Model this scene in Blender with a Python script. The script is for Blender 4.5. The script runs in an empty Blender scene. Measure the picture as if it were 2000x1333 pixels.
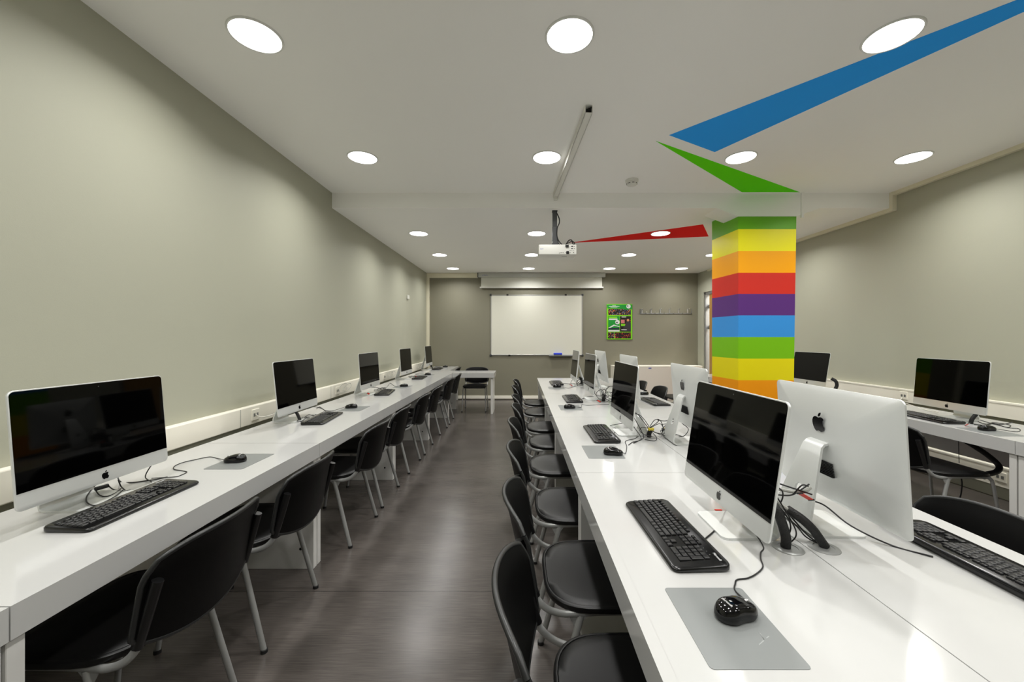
import bpy, bmesh, math, random
from mathutils import Vector, Matrix
R = math.radians
PI = math.pi
col = bpy.context.scene.collection
scene = bpy.context.scene
random.seed(7)

CAMZ = 1.333          # eye height
DESK = .713           # worktop height
F, CX, CY = 765.0, 1016.0, 659.0


def on_desk(px, py, z=DESK):
    """point of the horizontal plane z seen at photo pixel (px,py)"""
    y = F * (CAMZ - z) / (py - CY)
    return ((px - CX) / F * y, y, z)


# ------------------------------------------------------------------ materials
MATS = {}


def mat(name, rgb, rough=.5, metal=0., spec=.5, coat=0., noise=None, bump=None, emit=None, alpha=None, trans=None):
    """rgb are sRGB 0-255"""
    if name in MATS:
        return MATS[name]
    m = bpy.data.materials.new(name)
    m.use_nodes = True
    nt = m.node_tree
    b = nt.nodes['Principled BSDF']
    c = [((v / 255) / 12.92 if v / 255 <= .04045 else ((v / 255 + .055) / 1.055) ** 2.4) for v in rgb] + [1]
    b.inputs['Base Color'].default_value = c
    b.inputs['Roughness'].default_value = rough
    b.inputs['Metallic'].default_value = metal
    b.inputs['Specular IOR Level'].default_value = spec
    b.inputs['Coat Weight'].default_value = coat
    if coat:
        b.inputs['Coat Roughness'].default_value = .06
    tc = nt.nodes.new('ShaderNodeTexCoord')
    if noise:
        sc, amt = noise
        n = nt.nodes.new('ShaderNodeTexNoise')
        n.inputs['Scale'].default_value = sc
        n.inputs['Detail'].default_value = 3
        nt.links.new(tc.outputs['Object'], n.inputs['Vector'])
        mx = nt.nodes.new('ShaderNodeMix')
        mx.data_type = 'RGBA'
        mx.inputs[6].default_value = [v * (1 - amt) for v in c[:3]] + [1]
        mx.inputs[7].default_value = [min(1, v * (1 + amt)) for v in c[:3]] + [1]
        nt.links.new(n.outputs['Fac'], mx.inputs[0])
        nt.links.new(mx.outputs[2], b.inputs['Base Color'])
    if bump:
        sc, st = bump
        n2 = nt.nodes.new('ShaderNodeTexNoise')
        n2.inputs['Scale'].default_value = sc
        nt.links.new(tc.outputs['Object'], n2.inputs['Vector'])
        bp = nt.nodes.new('ShaderNodeBump')
        bp.inputs['Strength'].default_value = st
        bp.inputs['Distance'].default_value = .002
        nt.links.new(n2.outputs['Fac'], bp.inputs['Height'])
        nt.links.new(bp.outputs['Normal'], b.inputs['Normal'])
    if emit:
        b.inputs['Emission Color'].default_value = list(emit[0]) + [1]
        b.inputs['Emission Strength'].default_value = emit[1]
    if trans:
        b.inputs['Transmission Weight'].default_value = trans
    MATS[name] = m
    return m


WALL = mat('wall_paint', (168, 168, 151), .62, noise=(1.2, .02), bump=(260, .12))
WALLB = mat('back_wall_paint', (128, 125, 108), .6, noise=(1.0, .02), bump=(260, .1))
CEIL = mat('ceiling_paint', (246, 245, 242), .75, noise=(.8, .012))
GLOSS = mat('white_laminate', (184, 184, 182), .12, spec=.5, noise=(3, .01))
PANEL = mat('white_leg_laminate', (205, 204, 200), .3)
CREAM = mat('cream_plastic', (244, 240, 226), .4)
CREAM2 = mat('cream_trim', (224, 219, 196), .45)
ALU = mat('satin_aluminium', (212, 214, 212), .42, metal=.55, bump=(900, .02))
ALU2 = mat('aluminium_edge', (214, 217, 219), .35, metal=.5)
GLASS = mat('black_screen_glass', (2, 2, 2), .04, spec=.13)
LOGOB = mat('black_logo', (8, 8, 9), .12)
LOGOG = mat('dark_grey_logo', (60, 60, 60), .3)
KCASE = mat('black_keyboard_plastic', (9, 9, 10), .22, spec=.5)
KEYM = mat('black_key_plastic', (13, 13, 14), .38)
KLEG = mat('key_legend', (105, 105, 105), .5)
MGLOSS = mat('glossy_black_plastic', (6, 6, 8), .07)
MSIDE = mat('matte_black_plastic', (10, 10, 11), .38)
SILV = mat('silver_plastic', (190, 190, 190), .3, metal=.6)
CABLE = mat('black_cable', (14, 14, 15), .4)
GCABLE = mat('grey_cable', (165, 165, 158), .4)
WCABLE = mat('white_cable', (222, 220, 210), .4)
SLEEVE = mat('black_sleeve', (7, 7, 7), .42, bump=(300, .8))
REDTAG = mat('red_tag', (222, 52, 30), .4)
YEL = mat('yellow_tie', (212, 190, 60), .5)
GROM = mat('grey_grommet', (150, 151, 149), .35, metal=.3)
PAD = mat('grey_pad', (123, 126, 125), .36)
SEATM = mat('black_seat', (10, 10, 10), .38, spec=.3, bump=(700, .12))
BACKM = mat('black_shell', (6, 6, 6), .45, spec=.14, bump=(500, .12))
PIPE = mat('dark_grey_edging', (32, 33, 33), .35)
TUBE = mat('grey_tube_paint', (160, 161, 159), .34, metal=.45)
RUB = mat('black_rubber', (15, 15, 15), .6)
BLACK = mat('black_hole', (6, 6, 6), .7)
DGREY = mat('dark_grey_metal', (74, 75, 76), .4, metal=.4)
GREYM = mat('grey_metal', (135, 136, 134), .38, metal=.5)
WBOARD = mat('whiteboard_enamel', (222, 221, 208), .12)
CHROME = mat('chrome', (200, 200, 200), .2, metal=1)
BLUEP = mat('blue_plastic', (60, 80, 225), .45)
LAMP = mat('lamp_diffuser', (255, 255, 255), .5, emit=((1, .985, .95), 9))
RIM = mat('lamp_rim', (225, 225, 222), .4)
SCR = mat('screen_fabric', (214, 214, 204), .6)
CASEM = mat('screen_case', (188, 190, 184), .35)
PWHITE = mat('projector_white', (222, 221, 214), .4)
BLUEL = mat('blue_print', (70, 80, 170), .4)
WOOD = mat('door_wood', (168, 128, 66), .4, noise=(14, .12))
TXT = mat('white_print', (215, 215, 215), .4)
BGREEN = mat('paint_green', (98, 224, 8), .7, spec=.1)
BBLUE = mat('paint_blue', (46, 164, 255), .7, spec=.1)
BRED = mat('paint_red', (235, 18, 14), .7, spec=.1)
CLOCK = mat('corridor_white', (250, 248, 244), .6)

# floor: dark wood boards, grain running across the room
fm = bpy.data.materials.new('dark_wood_floor')
fm.use_nodes = True
nt = fm.node_tree
b = nt.nodes['Principled BSDF']
tc = nt.nodes.new('ShaderNodeTexCoord')
mp = nt.nodes.new('ShaderNodeMapping')
mp.inputs['Scale'].default_value = (4.5, 150, 1)
n1 = nt.nodes.new('ShaderNodeTexNoise')
n1.inputs['Scale'].default_value = 1.6
n1.inputs['Detail'].default_value = 8
n1.inputs['Roughness'].default_value = .62
mp2 = nt.nodes.new('ShaderNodeMapping')
mp2.inputs['Scale'].default_value = (.9, 3.2, 1)
n2 = nt.nodes.new('ShaderNodeTexNoise')
n2.inputs['Scale'].default_value = 1.7
n2.inputs['Detail'].default_value = 4
add = nt.nodes.new('ShaderNodeMath')
add.operation = 'MULTIPLY_ADD'
add.inputs[1].default_value = .55
rp = nt.nodes.new('ShaderNodeValToRGB')
rp.color_ramp.elements[0].position = .36
rp.color_ramp.elements[0].color = (.031, .0275, .0245, 1)
rp.color_ramp.elements[1].position = 1.12
rp.color_ramp.elements[1].color = (.100, .087, .078, 1)
br = nt.nodes.new('ShaderNodeTexBrick')
br.inputs['Scale'].default_value = 1
br.inputs['Brick Width'].default_value = 80
br.inputs['Row Height'].default_value = 2.052
br.inputs['Mortar Size'].default_value = .0022
br.inputs['Color1'].default_value = (1, 1, 1, 1)
br.inputs['Color2'].default_value = (.9, .9, .9, 1)
br.inputs['Mortar'].default_value = (.35, .35, .35, 1)
mul = nt.nodes.new('ShaderNodeMix')
mul.data_type = 'RGBA'
mul.blend_type = 'MULTIPLY'
mul.inputs[0].default_value = 1
L = nt.links.new
L(tc.outputs['Object'], mp.inputs['Vector'])
L(mp.outputs['Vector'], n1.inputs['Vector'])
L(tc.outputs['Object'], mp2.inputs['Vector'])
L(mp2.outputs['Vector'], n2.inputs['Vector'])
L(n2.outputs['Fac'], add.inputs[0])
L(n1.outputs['Fac'], add.inputs[2])
L(add.outputs[0], rp.inputs['Fac'])
L(tc.outputs['Object'], br.inputs['Vector'])
L(rp.outputs['Color'], mul.inputs[6])
L(br.outputs['Color'], mul.inputs[7])
L(mul.outputs[2], b.inputs['Base Color'])
rr = nt.nodes.new('ShaderNodeMapRange')
rr.inputs['To Min'].default_value = .20
rr.inputs['To Max'].default_value = .30
L(n1.outputs['Fac'], rr.inputs['Value'])
L(rr.outputs['Result'], b.inputs['Roughness'])
bp = nt.nodes.new('ShaderNodeBump')
bp.inputs['Strength'].default_value = .12
bp.inputs['Distance'].default_value = .0015
L(n1.outputs['Fac'], bp.inputs['Height'])
L(bp.outputs['Normal'], b.inputs['Normal'])
b.inputs['Specular IOR Level'].default_value = .42
FLOORM = fm


# ------------------------------------------------------------------ geometry
class MB:
    def __init__(s):
        s.v, s.f, s.m = [], [], []

    def add(s, v, f, mi=0):
        o = len(s.v)
        s.v += [tuple(p) for p in v]
        s.f += [tuple(i + o for i in q) for q in f]
        s.m += [mi] * len(f)
        return s

    def box(s, x0, x1, y0, y1, z0, z1, mi=0, bev=0, seg=2):
        v = [(x, y, z) for x in (x0, x1) for y in (y0, y1) for z in (z0, z1)]
        f = [(0, 1, 3, 2), (4, 6, 7, 5), (0, 4, 5, 1), (2, 3, 7, 6), (0, 2, 6, 4), (1, 5, 7, 3)]
        if bev:
            bm = bmesh.new()
            vs = [bm.verts.new(p) for p in v]
            for q in f:
                bm.faces.new([vs[i] for i in q])
            bmesh.ops.bevel(bm, geom=bm.edges[:], offset=bev, segments=seg, profile=.5, affect='EDGES')
            bm.verts.index_update()
            v = [p.co[:] for p in bm.verts]
            f = [[q.index for q in g.verts] for g in bm.faces]
            bm.free()
        return s.add(v, f, mi)

    def prism(s, poly, h0, h1, ax='z', mi=0):
        """poly 2-D list; ax = extrusion axis. x: (y,z) y: (x,z) z: (x,y)"""
        def P(a, c, h):
            return {'x': (h, a, c), 'y': (a, h, c), 'z': (a, c, h)}[ax]
        n = len(poly)
        v = [P(a, c, h0) for a, c in poly] + [P(a, c, h1) for a, c in poly]
        f = [tuple(range(n)), tuple(range(2 * n - 1, n - 1, -1))]
        f += [(i, i + n, (i + 1) % n + n, (i + 1) % n) for i in range(n)]
        return s.add(v, f, mi)

    def rings(s, rings, mi=0, cap0=True, cap1=True):
        n = len(rings[0])
        v = [p for r in rings for p in r]
        f = []
        for k in range(len(rings) - 1):
            for i in range(n):
                j = (i + 1) % n
                f.append((k * n + i, k * n + j, (k + 1) * n + j, (k + 1) * n + i))
        if cap0:
            f.append(tuple(range(n - 1, -1, -1)))
        if cap1:
            o = (len(rings) - 1) * n
            f.append(tuple(range(o, o + n)))
        return s.add(v, f, mi)

    def tube(s, pts, r, n=10, mi=0, ry=None, up=(0, 0, 1)):
        pts = [Vector(p) for p in pts]
        rg = []
        last = None
        for i, p in enumerate(pts):
            d = (pts[min(i + 1, len(pts) - 1)] - pts[max(i - 1, 0)])
            if d.length < 1e-9:
                d = Vector((0, 0, 1))
            d.normalize()
            if last is None:
                u = Vector(up)
                if abs(u.dot(d)) > .95:
                    u = Vector((1, 0, 0))
            else:
                u = last
            a = (u - d * u.dot(d)).normalized()
            last = a
            c = d.cross(a)
            rr_ = r[i] if isinstance(r, (list, tuple)) else r
            r2 = (ry if ry else rr_)
            rg.append([p + a * math.cos(2 * PI * k / n) * rr_ + c * math.sin(2 * PI * k / n) * r2 for k in range(n)])
        return s.rings(rg, mi)

    def lathe(s, prof, c=(0, 0, 0), n=32, mi=0, ax='z'):
        rg = []
        for r, h in prof:
            r = max(r, 1e-5)
            ring = []
            for k in range(n):
                a = 2 * PI * k / n
                u, w = r * math.cos(a), r * math.sin(a)
                p = {'z': (u, w, h), 'x': (h, u, w), 'y': (w, h, u)}[ax]
                ring.append((p[0] + c[0], p[1] + c[1], p[2] + c[2]))
            rg.append(ring)
        return s.rings(rg, mi)

    def build(s, name, mats, parent=None, smooth=None, loc=None):
        me = bpy.data.meshes.new(name)
        me.from_pydata([tuple(p) for p in s.v], [], s.f)
        if not isinstance(mats, (list, tuple)):
            mats = [mats]
        for m in mats:
            me.materials.append(m)
        me.polygons.foreach_set('material_index', s.m)
        bm = bmesh.new()
        bm.from_mesh(me)
        bmesh.ops.recalc_face_normals(bm, faces=bm.faces[:])
        bm.to_mesh(me)
        bm.free()
        if smooth:
            me.polygons.foreach_set('use_smooth', [True] * len(me.polygons))
            me.set_sharp_from_angle(angle=R(smooth))
        me.update()
        o = bpy.data.objects.new(name, me)
        col.objects.link(o)
        if parent:
            o.parent = parent
        if loc:
            o.location = loc
        return o


def spline(pts, k=6):
    """Catmull-Rom through the points"""
    P = [Vector(p) for p in pts]
    if len(P) < 3:
        return P
    P = [P[0] * 2 - P[1]] + P + [P[-1] * 2 - P[-2]]
    out = []
    for i in range(1, len(P) - 2):
        for j in range(k):
            t = j / k
            a, b_, c, d = P[i - 1], P[i], P[i + 1], P[i + 2]
            out.append(.5 * ((2 * b_) + (c - a) * t + (2 * a - 5 * b_ + 4 * c - d) * t * t + (3 * b_ - a - 3 * c + d) * t ** 3))
    out.append(P[-2])
    return out


def rrect(w, h, r, n=6, cx=0, cy=0):
    out = []
    for qx, qy, a0 in ((1, 1, 0), (-1, 1, 90), (-1, -1, 180), (1, -1, 270)):
        for k in range(n + 1):
            a = R(a0 + 90 * k / n)
            out.append((cx + qx * (w / 2 - r) + r * math.cos(a), cy + qy * (h / 2 - r) + r * math.sin(a)))
    return out


def tag(o, label=None, cat=None, group=None, kind=None):
    if label:
        o['label'] = label
    if cat:
        o['category'] = cat
    if group:
        o['group'] = group
    if kind:
        o['kind'] = kind
    return o


def empty(name, loc=(0, 0, 0), rz=0):
    o = bpy.data.objects.new(name, None)
    o.empty_display_size = .1
    col.objects.link(o)
    o.location = loc
    o.rotation_euler = (0, 0, rz)
    return o


KIDS = {}


def kids(o):
    return [c for c in bpy.data.objects if c.parent == o]


def copy_tree(o, parent=None):
    c = o.copy()
    col.objects.link(c)
    c.parent = parent
    for ch in kids(o):
        copy_tree(ch, c)
    return c


def text_geo(s, size, font_extrude=.0004):
    cu = bpy.data.curves.new('lettering', 'FONT')
    cu.body = s
    cu.size = size
    cu.extrude = font_extrude
    cu.align_x = 'CENTER'
    cu.align_y = 'CENTER'
    cu.resolution_u = 3
    o = bpy.data.objects.new('lettering_tmp', cu)
    col.objects.link(o)
    dg = bpy.context.evaluated_depsgraph_get()
    me = bpy.data.meshes.new_from_object(o.evaluated_get(dg))
    v = [p.co.copy() for p in me.vertices]
    f = [tuple(p.vertices) for p in me.polygons]
    bpy.data.objects.remove(o)
    bpy.data.curves.remove(cu)
    bpy.data.meshes.remove(me)
    return v, f


def svg(path, n=5):
    """sample 'x y' start followed by relative cubic sextuples"""
    x, y = path[0]
    out = [(x, y)]
    for q in path[1]:
        x1, y1, x2, y2, x3, y3 = q
        for k in range(1, n + 1):
            t = k / n
            u = 1 - t
            out.append((x + 3 * u * u * t * x1 + 3 * u * t * t * x2 + t ** 3 * x3,
                        y + 3 * u * u * t * y1 + 3 * u * t * t * y2 + t ** 3 * y3))
        x, y = x + x3, y + y3
    return out


APPLE = svg(((12.152, 6.896), [(-.948, 0, -2.415, -1.078, -3.96, -1.04), (-2.04, .027, -3.91, 1.183, -4.961, 3.014),
    (-2.117, 3.675, -.546, 9.103, 1.519, 12.09), (1.013, 1.454, 2.208, 3.09, 3.792, 3.039), (1.52, -.065, 2.09, -.987, 3.935, -.987),
    (1.831, 0, 2.35, .987, 3.96, .948), (1.637, -.026, 2.676, -1.48, 3.676, -2.948), (1.156, -1.688, 1.636, -3.325, 1.662, -3.415),
    (-.039, -.013, -3.182, -1.221, -3.22, -4.857), (-.026, -3.04, 2.48, -4.494, 2.597, -4.559), (-1.429, -2.09, -3.623, -2.324, -4.39, -2.376),
    (-2, -.156, -3.675, 1.09, -4.61, 1.09)]))[:-1]
LEAF = svg(((15.53, 3.83), [(.843, -1.012, 1.4, -2.427, 1.245, -3.83), (-1.207, .052, -2.662, .805, -3.532, 1.818),
    (-.78, .896, -1.454, 2.338, -1.273, 3.714), (1.338, .104, 2.715, -.688, 3.559, -1.701)]))[:-1]


def logo_mb(size, x, zc, flip=1, th=.0006):
    mb = MB()
    k = size / 24
    for poly in (APPLE, LEAF):
        p = [(flip * (a - 12) * k, zc + (12 - c) * k) for a, c in poly]
        mb.prism(p, x, x + th, 'x')
    return mb


def ordinal(i):
    return ['first', 'second', 'third', 'fourth', 'fifth', 'sixth', 'seventh', 'eighth', 'ninth', 'tenth'][i]


# ------------------------------------------------------------------ room
H1, H2 = CAMZ + 1.526, CAMZ + 1.366
XL, YB, YS, YN = -1.99, 8.36, 4.14, -2.4


def xr(y):
    return 3.98 - .036 * (y - 3.1)


def struct(o):
    o['kind'] = 'structure'
    return o


fl = struct(MB().box(XL - .2, 6.2, YN - .2, YB + .2, -.1, 0).build('floor', FLOORM))
struct(MB().box(XL - .15, XL, YN - .1, YB + .15, 0, 3.0).build('wall_left', WALL))
struct(MB().box(XL - .15, 6.0, YB, YB + .15, 0, 3.0).build('wall_back', WALLB))
struct(MB().box(XL - .15, 6.0, YN - .15, YN, 0, 3.0).build('wall_rear', WALL))
# right wall with a doorway near its far end
DY0, DY1, DZ = 7.05, 8.12, 2.26
mb = MB()


def wseg(y0, y1, z0, z1):
    mb.prism([(xr(y0), y0), (xr(y1), y1), (xr(y1) + .14, y1), (xr(y0) + .14, y0)], z0, z1, 'z')


wseg(YN - .1, DY0, 0, 3.0)
wseg(DY0, DY1, DZ, 3.0)
wseg(DY1, YB + .05, 0, 3.0)
struct(mb.build('wall_right', WALL))
struct(MB().box(5.3, 5.4, 6.0, YB, 0, 3.0).build('wall_corridor', CLOCK))
struct(MB().box(3.9, 5.4, 6.0, 6.08, 0, 3.0).build('wall_corridor_end', CLOCK))

# ceiling: high front part, step, lower rear part, and the drop over the pillar
mb = MB()
mb.box(XL - .1, 5.5, YN - .1, YS, H1, H1 + .15)
zp = CAMZ + (659 - 422.5) / F * YS
mb.box(XL - .1, 5.5, YS + .27, YB + .1, H2, H1 + .15)
mb.prism([(XL - .1, H1 + .15), (XL - .1, H2), (2.075, H2), (2.30, zp), (2.925, zp), (3.165, H2), (5.5, H2), (5.5, H1 + .15)], YS, YS + .27, 'y')
ce = struct(mb.build('ceiling', CEIL))


def ceil_poly(name, pts, Z, m, label):
    w = []
    for px, py in pts:
        y = F * (Z - CAMZ) / (CY - py)
        w.append(((px - CX) / F * y, y))
    o = MB().prism(w, Z - .0015, Z + .001, 'z').build(name, m, ce)
    o['label'] = label
    return o


ceil_poly('painted_wedge', [(1307, 264), (1396, 297), (2001, 22), (2120, -60), (1990, -2)], H1, BBLUE, 'long blue painted wedge on the white ceiling')
ceil_poly('painted_wedge', [(1281, 275.5), (1449, 375.4), (1562, 375.4)], H1, BGREEN, 'green painted wedge pointing away from the striped pillar')
ceil_poly('painted_wedge', [(1113, 474.5), (1373, 438.5), (1384, 462)], H2, BRED, 'thin red painted wedge behind the projector')

# pillar with painted bands (slightly tapered right side as in the photo)
PY0, PY1 = YS + .012, YS + .49
BANDS = [447.8, 490.8, 533.1, 574.5, 616.5, 658.7, 700.9, 743.2, 785.4, 827.6, 869.8, 912]
zs = [zp] + [CAMZ + (CY - y) / F * PY0 for y in BANDS]
zs = [z for z in zs if z > .02] + [0]
bc = [(104, 178, 24), (246, 236, 20), (255, 172, 5), (212, 48, 36), (92, 46, 124), (56, 146, 222), (118, 186, 12), (226, 212, 8), (238, 150, 8), (190, 30, 40), (96, 52, 128), (56, 146, 222), (104, 178, 24)]
pm = [mat('pillar_band_%s' % n, c, .42, spec=.3) for n, c in zip('green yellow orange red violet blue lime lemon amber crimson purple azure leaf'.split(), bc)]
mb = MB()


def pring(z):
    t = (zp - z)
    k = .0155 * t
    return [(2.312, PY0, z), (2.928 - k, PY0, z), (2.90 - k, PY1, z), (2.268, PY1, z)]


for i in range(len(zs) - 1):
    mb.rings([pring(zs[i]), pring(zs[i + 1])], i, cap0=(i == 0), cap1=(i == len(zs) - 2))
mb.rings([[(x, y, z) for x, y, z in pring(zp)], [(x, y, H2) for x, y, z in pring(zp)]], 0)
pl = mb.build('pillar', pm)
tag(struct(pl), 'square pillar painted in rainbow coloured horizontal bands', 'pillar')

# conduit beside the pillar drop
t = MB().box(2.965, 2.99, YS - .012, YS + .006, CAMZ + (659 - 426) / F * YS, H1, bev=.003).build('conduit', CEIL)
tag(t, 'short white vertical conduit hanging down beside the striped pillar', 'conduit')

# trims
TR = [0]


def trim(mb, m):
    TR[0] += 1
    return struct(mb.build('trim_%d' % TR[0], m))


q = .038
mb = MB()
mb.prism([(xr(-2.3) - q, -2.3), (xr(YS) - q, YS), (xr(YS) + .03, YS), (xr(-2.3) + .03, -2.3)], H1 - q, H1 + .002, 'z')
mb.box(xr(YS) - q - .005, xr(YS) + .05, YS - q, YS + .005, H2 - q, H1)
mb.prism([(xr(YS) - q, YS + .005), (xr(7.9) - q, 7.9), (xr(7.9) + .03, 7.9), (xr(YS) + .03, YS + .005)], H2 - q, H2 + .002, 'z')
trim(mb, CREAM2)
SC = YB / F


def bx(px):
    return (px - CX) * SC


def bz(py):
    return CAMZ + (CY - py) * SC


trim(MB().box(XL, bx(934), YB - .05, YB, bz(543.5), H2 - .004, bev=.004), CREAM2)
trim(MB().box(XL, XL + .06, YB - .06, YB, .0, H2 - .1, bev=.004), CREAM2)
struct(MB().box(XL + .06, bx(1190), YB - .018, YB, .02, .085, bev=.004).build('baseboard_back', CREAM))

# door
d = struct(empty('door_1', (xr(7.6), 7.6, 0)))
ox, oy = xr(7.6), 7.6
mb = MB()
mb.box(.0, .12, DY1 - oy - .05, DY1 - oy, 0, DZ)
mb.box(.0, .12, DY0 - oy, DY0 - oy + .05, 0, DZ)
mb.box(.0, .12, DY0 - oy, DY1 - oy, DZ - .05, DZ)
struct(mb.build('door_frame', GREYM, d))
mb = MB()
mb.box(.03, .075, DY0 + .05 - oy, 7.965 - oy, .01, DZ - .06)
struct(mb.build('door_leaf', WOOD, d))
mb = MB()
mb.box(.06, .09, 7.96 - oy, 8.06 - oy, 1.93, 2.0)
mb.box(.06, .09, 7.96 - oy, 8.06 - oy, 1.50, 1.57)
struct(mb.build('door_hinge', GREYM, d))
MB().box(5.28, 5.3, 7.2, 8.3, .9, 1.15).build('red_wall_stripe', REDTAG)['kind'] = 'structure'

# ------------------------------------------------------------------ ceiling lamps
rows = [
    (1.98, H1, [-1.337, .25, 1.88, 3.36]), (3.32, H1, [-1.335, .226, 1.87, 3.33]),
    (5.15, H2, [-1.335, .215, 1.845, 3.25]), (6.49, H2, [-1.335, .195, 1.80, 3.2]), (7.77, H2, [-1.335, .17, 1.77, 3.2]),
    (.64, H1, [-1.34, .26, 1.88, 3.38]), (-.70, H1, [-1.34, .26, 1.88, 3.4])]
root = empty('downlight')
MB().lathe([(.112, -.001), (.114, -.007), (.121, -.008), (.1245, -.003), (.1245, .001)], n=48).build('rim', RIM, root, smooth=40)
MB().lathe([(.113, .0), (.113, -.005), (.0, -.006)], n=48).build('diffuser', LAMP, root)
rown = ['row of large lamps nearest the projector raceway start', 'row just in front of the ceiling step', 'first row behind the ceiling step', 'middle row of the lower ceiling', 'row nearest the back wall', 'row above the camera', 'row behind the camera']
coln = ['by the left wall', 'above the aisle', 'above the middle table', 'by the right wall']
first = True
for ri, (y, z, xs) in enumerate(rows):
    for ci, x in enumerate(xs):
        if ri == 2 and ci == 3:
            pass
        o = root if first else copy_tree(root)
        first = False
        o.location = (x, y, z)
        extra = ''
        if ri == 0 and ci == 2:
            lab = 'round recessed ceiling lamp touching the blue painted wedge'
        elif ri == 1 and ci == 2:
            lab = 'round recessed ceiling lamp beside the tip of the green painted wedge'
        elif ri == 2 and ci == 2:
            lab = 'round recessed ceiling lamp sitting on the red painted wedge'
        elif ri == 1 and ci == 1:
            lab = 'round recessed ceiling lamp beside the white ceiling cable raceway'
        else:
            lab = 'round ceiling lamp %s, %s' % (coln[ci], ['first row', 'row before the ceiling step', 'row just behind the step', 'fourth row', 'last row', 'row above the camera', 'row behind the camera'][ri])
        tag(o, lab, 'ceiling lamp', 'round recessed ceiling lamps')
        ld = bpy.data.lights.new('downlight_lamp', 'AREA')
        ld.shape = 'DISK'
        ld.size = .21
        ld.energy = 12.6 if ri < 2 or ri > 4 else 10.4
        ld.spread = R(150)
        ld.color = (1, .988, .962)
        lo = bpy.data.objects.new('downlight_lamp', ld)
        col.objects.link(lo)
        lo.location = (x, y, z - .012)

ld = bpy.data.lights.new('corridor_lamp', 'AREA')
ld.energy = 120
ld.size = .6
lo = bpy.data.objects.new('corridor_lamp', ld)
col.objects.link(lo)
lo.location = (4.7, 7.6, 2.65)

# ------------------------------------------------------------------ desks
desk_n = 0


def make_desk(x0, x1, y0, y1, front, label, group, name='desk'):
    """front = -1: front edge at x0, +1: at x1. legs at both ends"""
    cx, cy = (x0 + x1) / 2, (y0 + y1) / 2
    r = empty(name, (cx, cy, 0))
    w, l = (x1 - x0) / 2, (y1 - y0) / 2
    g = .0015
    mb = MB()
    fx0, fx1 = (w - .028, w) if front > 0 else (-w, -w + .028)
    mb.box(-w if front > 0 else -w + .0278, w - .0278 if front > 0 else w, -l + g, l - g, DESK - .032, DESK)
    mb.box(fx0, fx1, -l + g, l - g, DESK - .08, DESK)
    bx0, bx1 = (-w, -w + .028) if front > 0 else (w - .028, w)
    mb.box(bx0, bx1, -l + g, l - g, DESK - .08, DESK - .03)
    mb.build('worktop', GLOSS, r)
    for s in (-1, 1):
        ya, yb = (-l + .004, -l + .04) if s < 0 else (l - .04, l - .004)
        xa, xb = (-w + .03, w - .014) if front > 0 else (-w + .014, w - .03)
        lp = MB().box(xa, xb, ya, yb, 0, DESK - .033, bev=.0015, seg=1).build('leg_panel', PANEL, r)
        fx = (xb - .075) if front > 0 else (xa + .075)
        MB().lathe([(.0, -.001), (.008, -.0005), (.008, .0005)], (fx, (ya if s < 0 else ya), .115), 12, ax='y').build('screw_cap', BLACK, lp)
    # rail under the top
    rx = -w + .10 if front > 0 else w - .10
    MB().box(rx - .012, rx + .012, -l + .04, l - .04, DESK - .30, DESK - .033).build('back_rail', PANEL, r)
    tag(r, label, 'desk', group)
    return r


LB = [-.5, .9, 2.29, 3.69, 5.09, 6.49, 7.275, 8.335]
ll = ['white desk segment at the near left corner of the picture', 'white desk segment under the largest computer at the left wall',
      'white desk segment carrying the second computer along the left wall', 'white desk segment carrying the third computer along the left wall',
      'white desk segment carrying the fourth computer along the left wall', 'short white desk segment joined by the return desk at the left wall', 'narrower white desk segment in the far left corner behind the return desk']
for i in range(7):
    make_desk(-1.834, -1.173 if i < 6 else -1.31, LB[i], LB[i + 1], 1, ll[i], 'white desks along the left wall')
CB = [-.91, .44, 1.79, 3.04, 4.29, 5.95]
for i in range(5):
    w = ['nearest the camera', 'under the large near screen', 'under the second screen', 'under the third screen', 'at the far end'][i]
    make_desk(.257, .842, CB[i], CB[i + 1], -1, 'white desk on the aisle side of the middle table, ' + w, 'white desks of the middle double row')
    w2 = ['nearest the camera', 'under the largest silver back', 'under the second silver back', 'under the third silver back', 'at the far end'][i]
    make_desk(.845, 1.43, CB[i], CB[i + 1], 1, 'white desk on the pillar side of the middle table, ' + w2, 'white desks of the middle double row')
RB = [.93, 2.335, 3.735, 5.135, 6.6]
for i in range(4):
    w = ['at the right edge of the picture', 'under the right-hand computer with mouse pad', 'under the computer beside the pillar', 'mostly hidden behind the striped pillar'][i]
    make_desk(2.95, 3.55, RB[i], RB[i + 1], -1, 'white desk along the right wall, ' + w, 'white desks along the right wall')
# return desk in the far left corner
r = empty('return_desk', (-.81, 7.0, 0))
mb = MB()
mb.box(-.361, .336, -.222, .27, DESK - .032, DESK)
mb.box(-.361, .364, -.25, -.222, DESK - .08, DESK)
mb.box(.336, .364, -.222, .27, DESK - .08, DESK)
mb.build('worktop', GLOSS, r)
MB().box(.30, .336, -.222, .25, 0, DESK - .033, bev=.0015, seg=1).build('leg_panel', PANEL, r)
tag(r, 'short white return desk sticking out from the left row in front of the back wall', 'desk')


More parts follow.
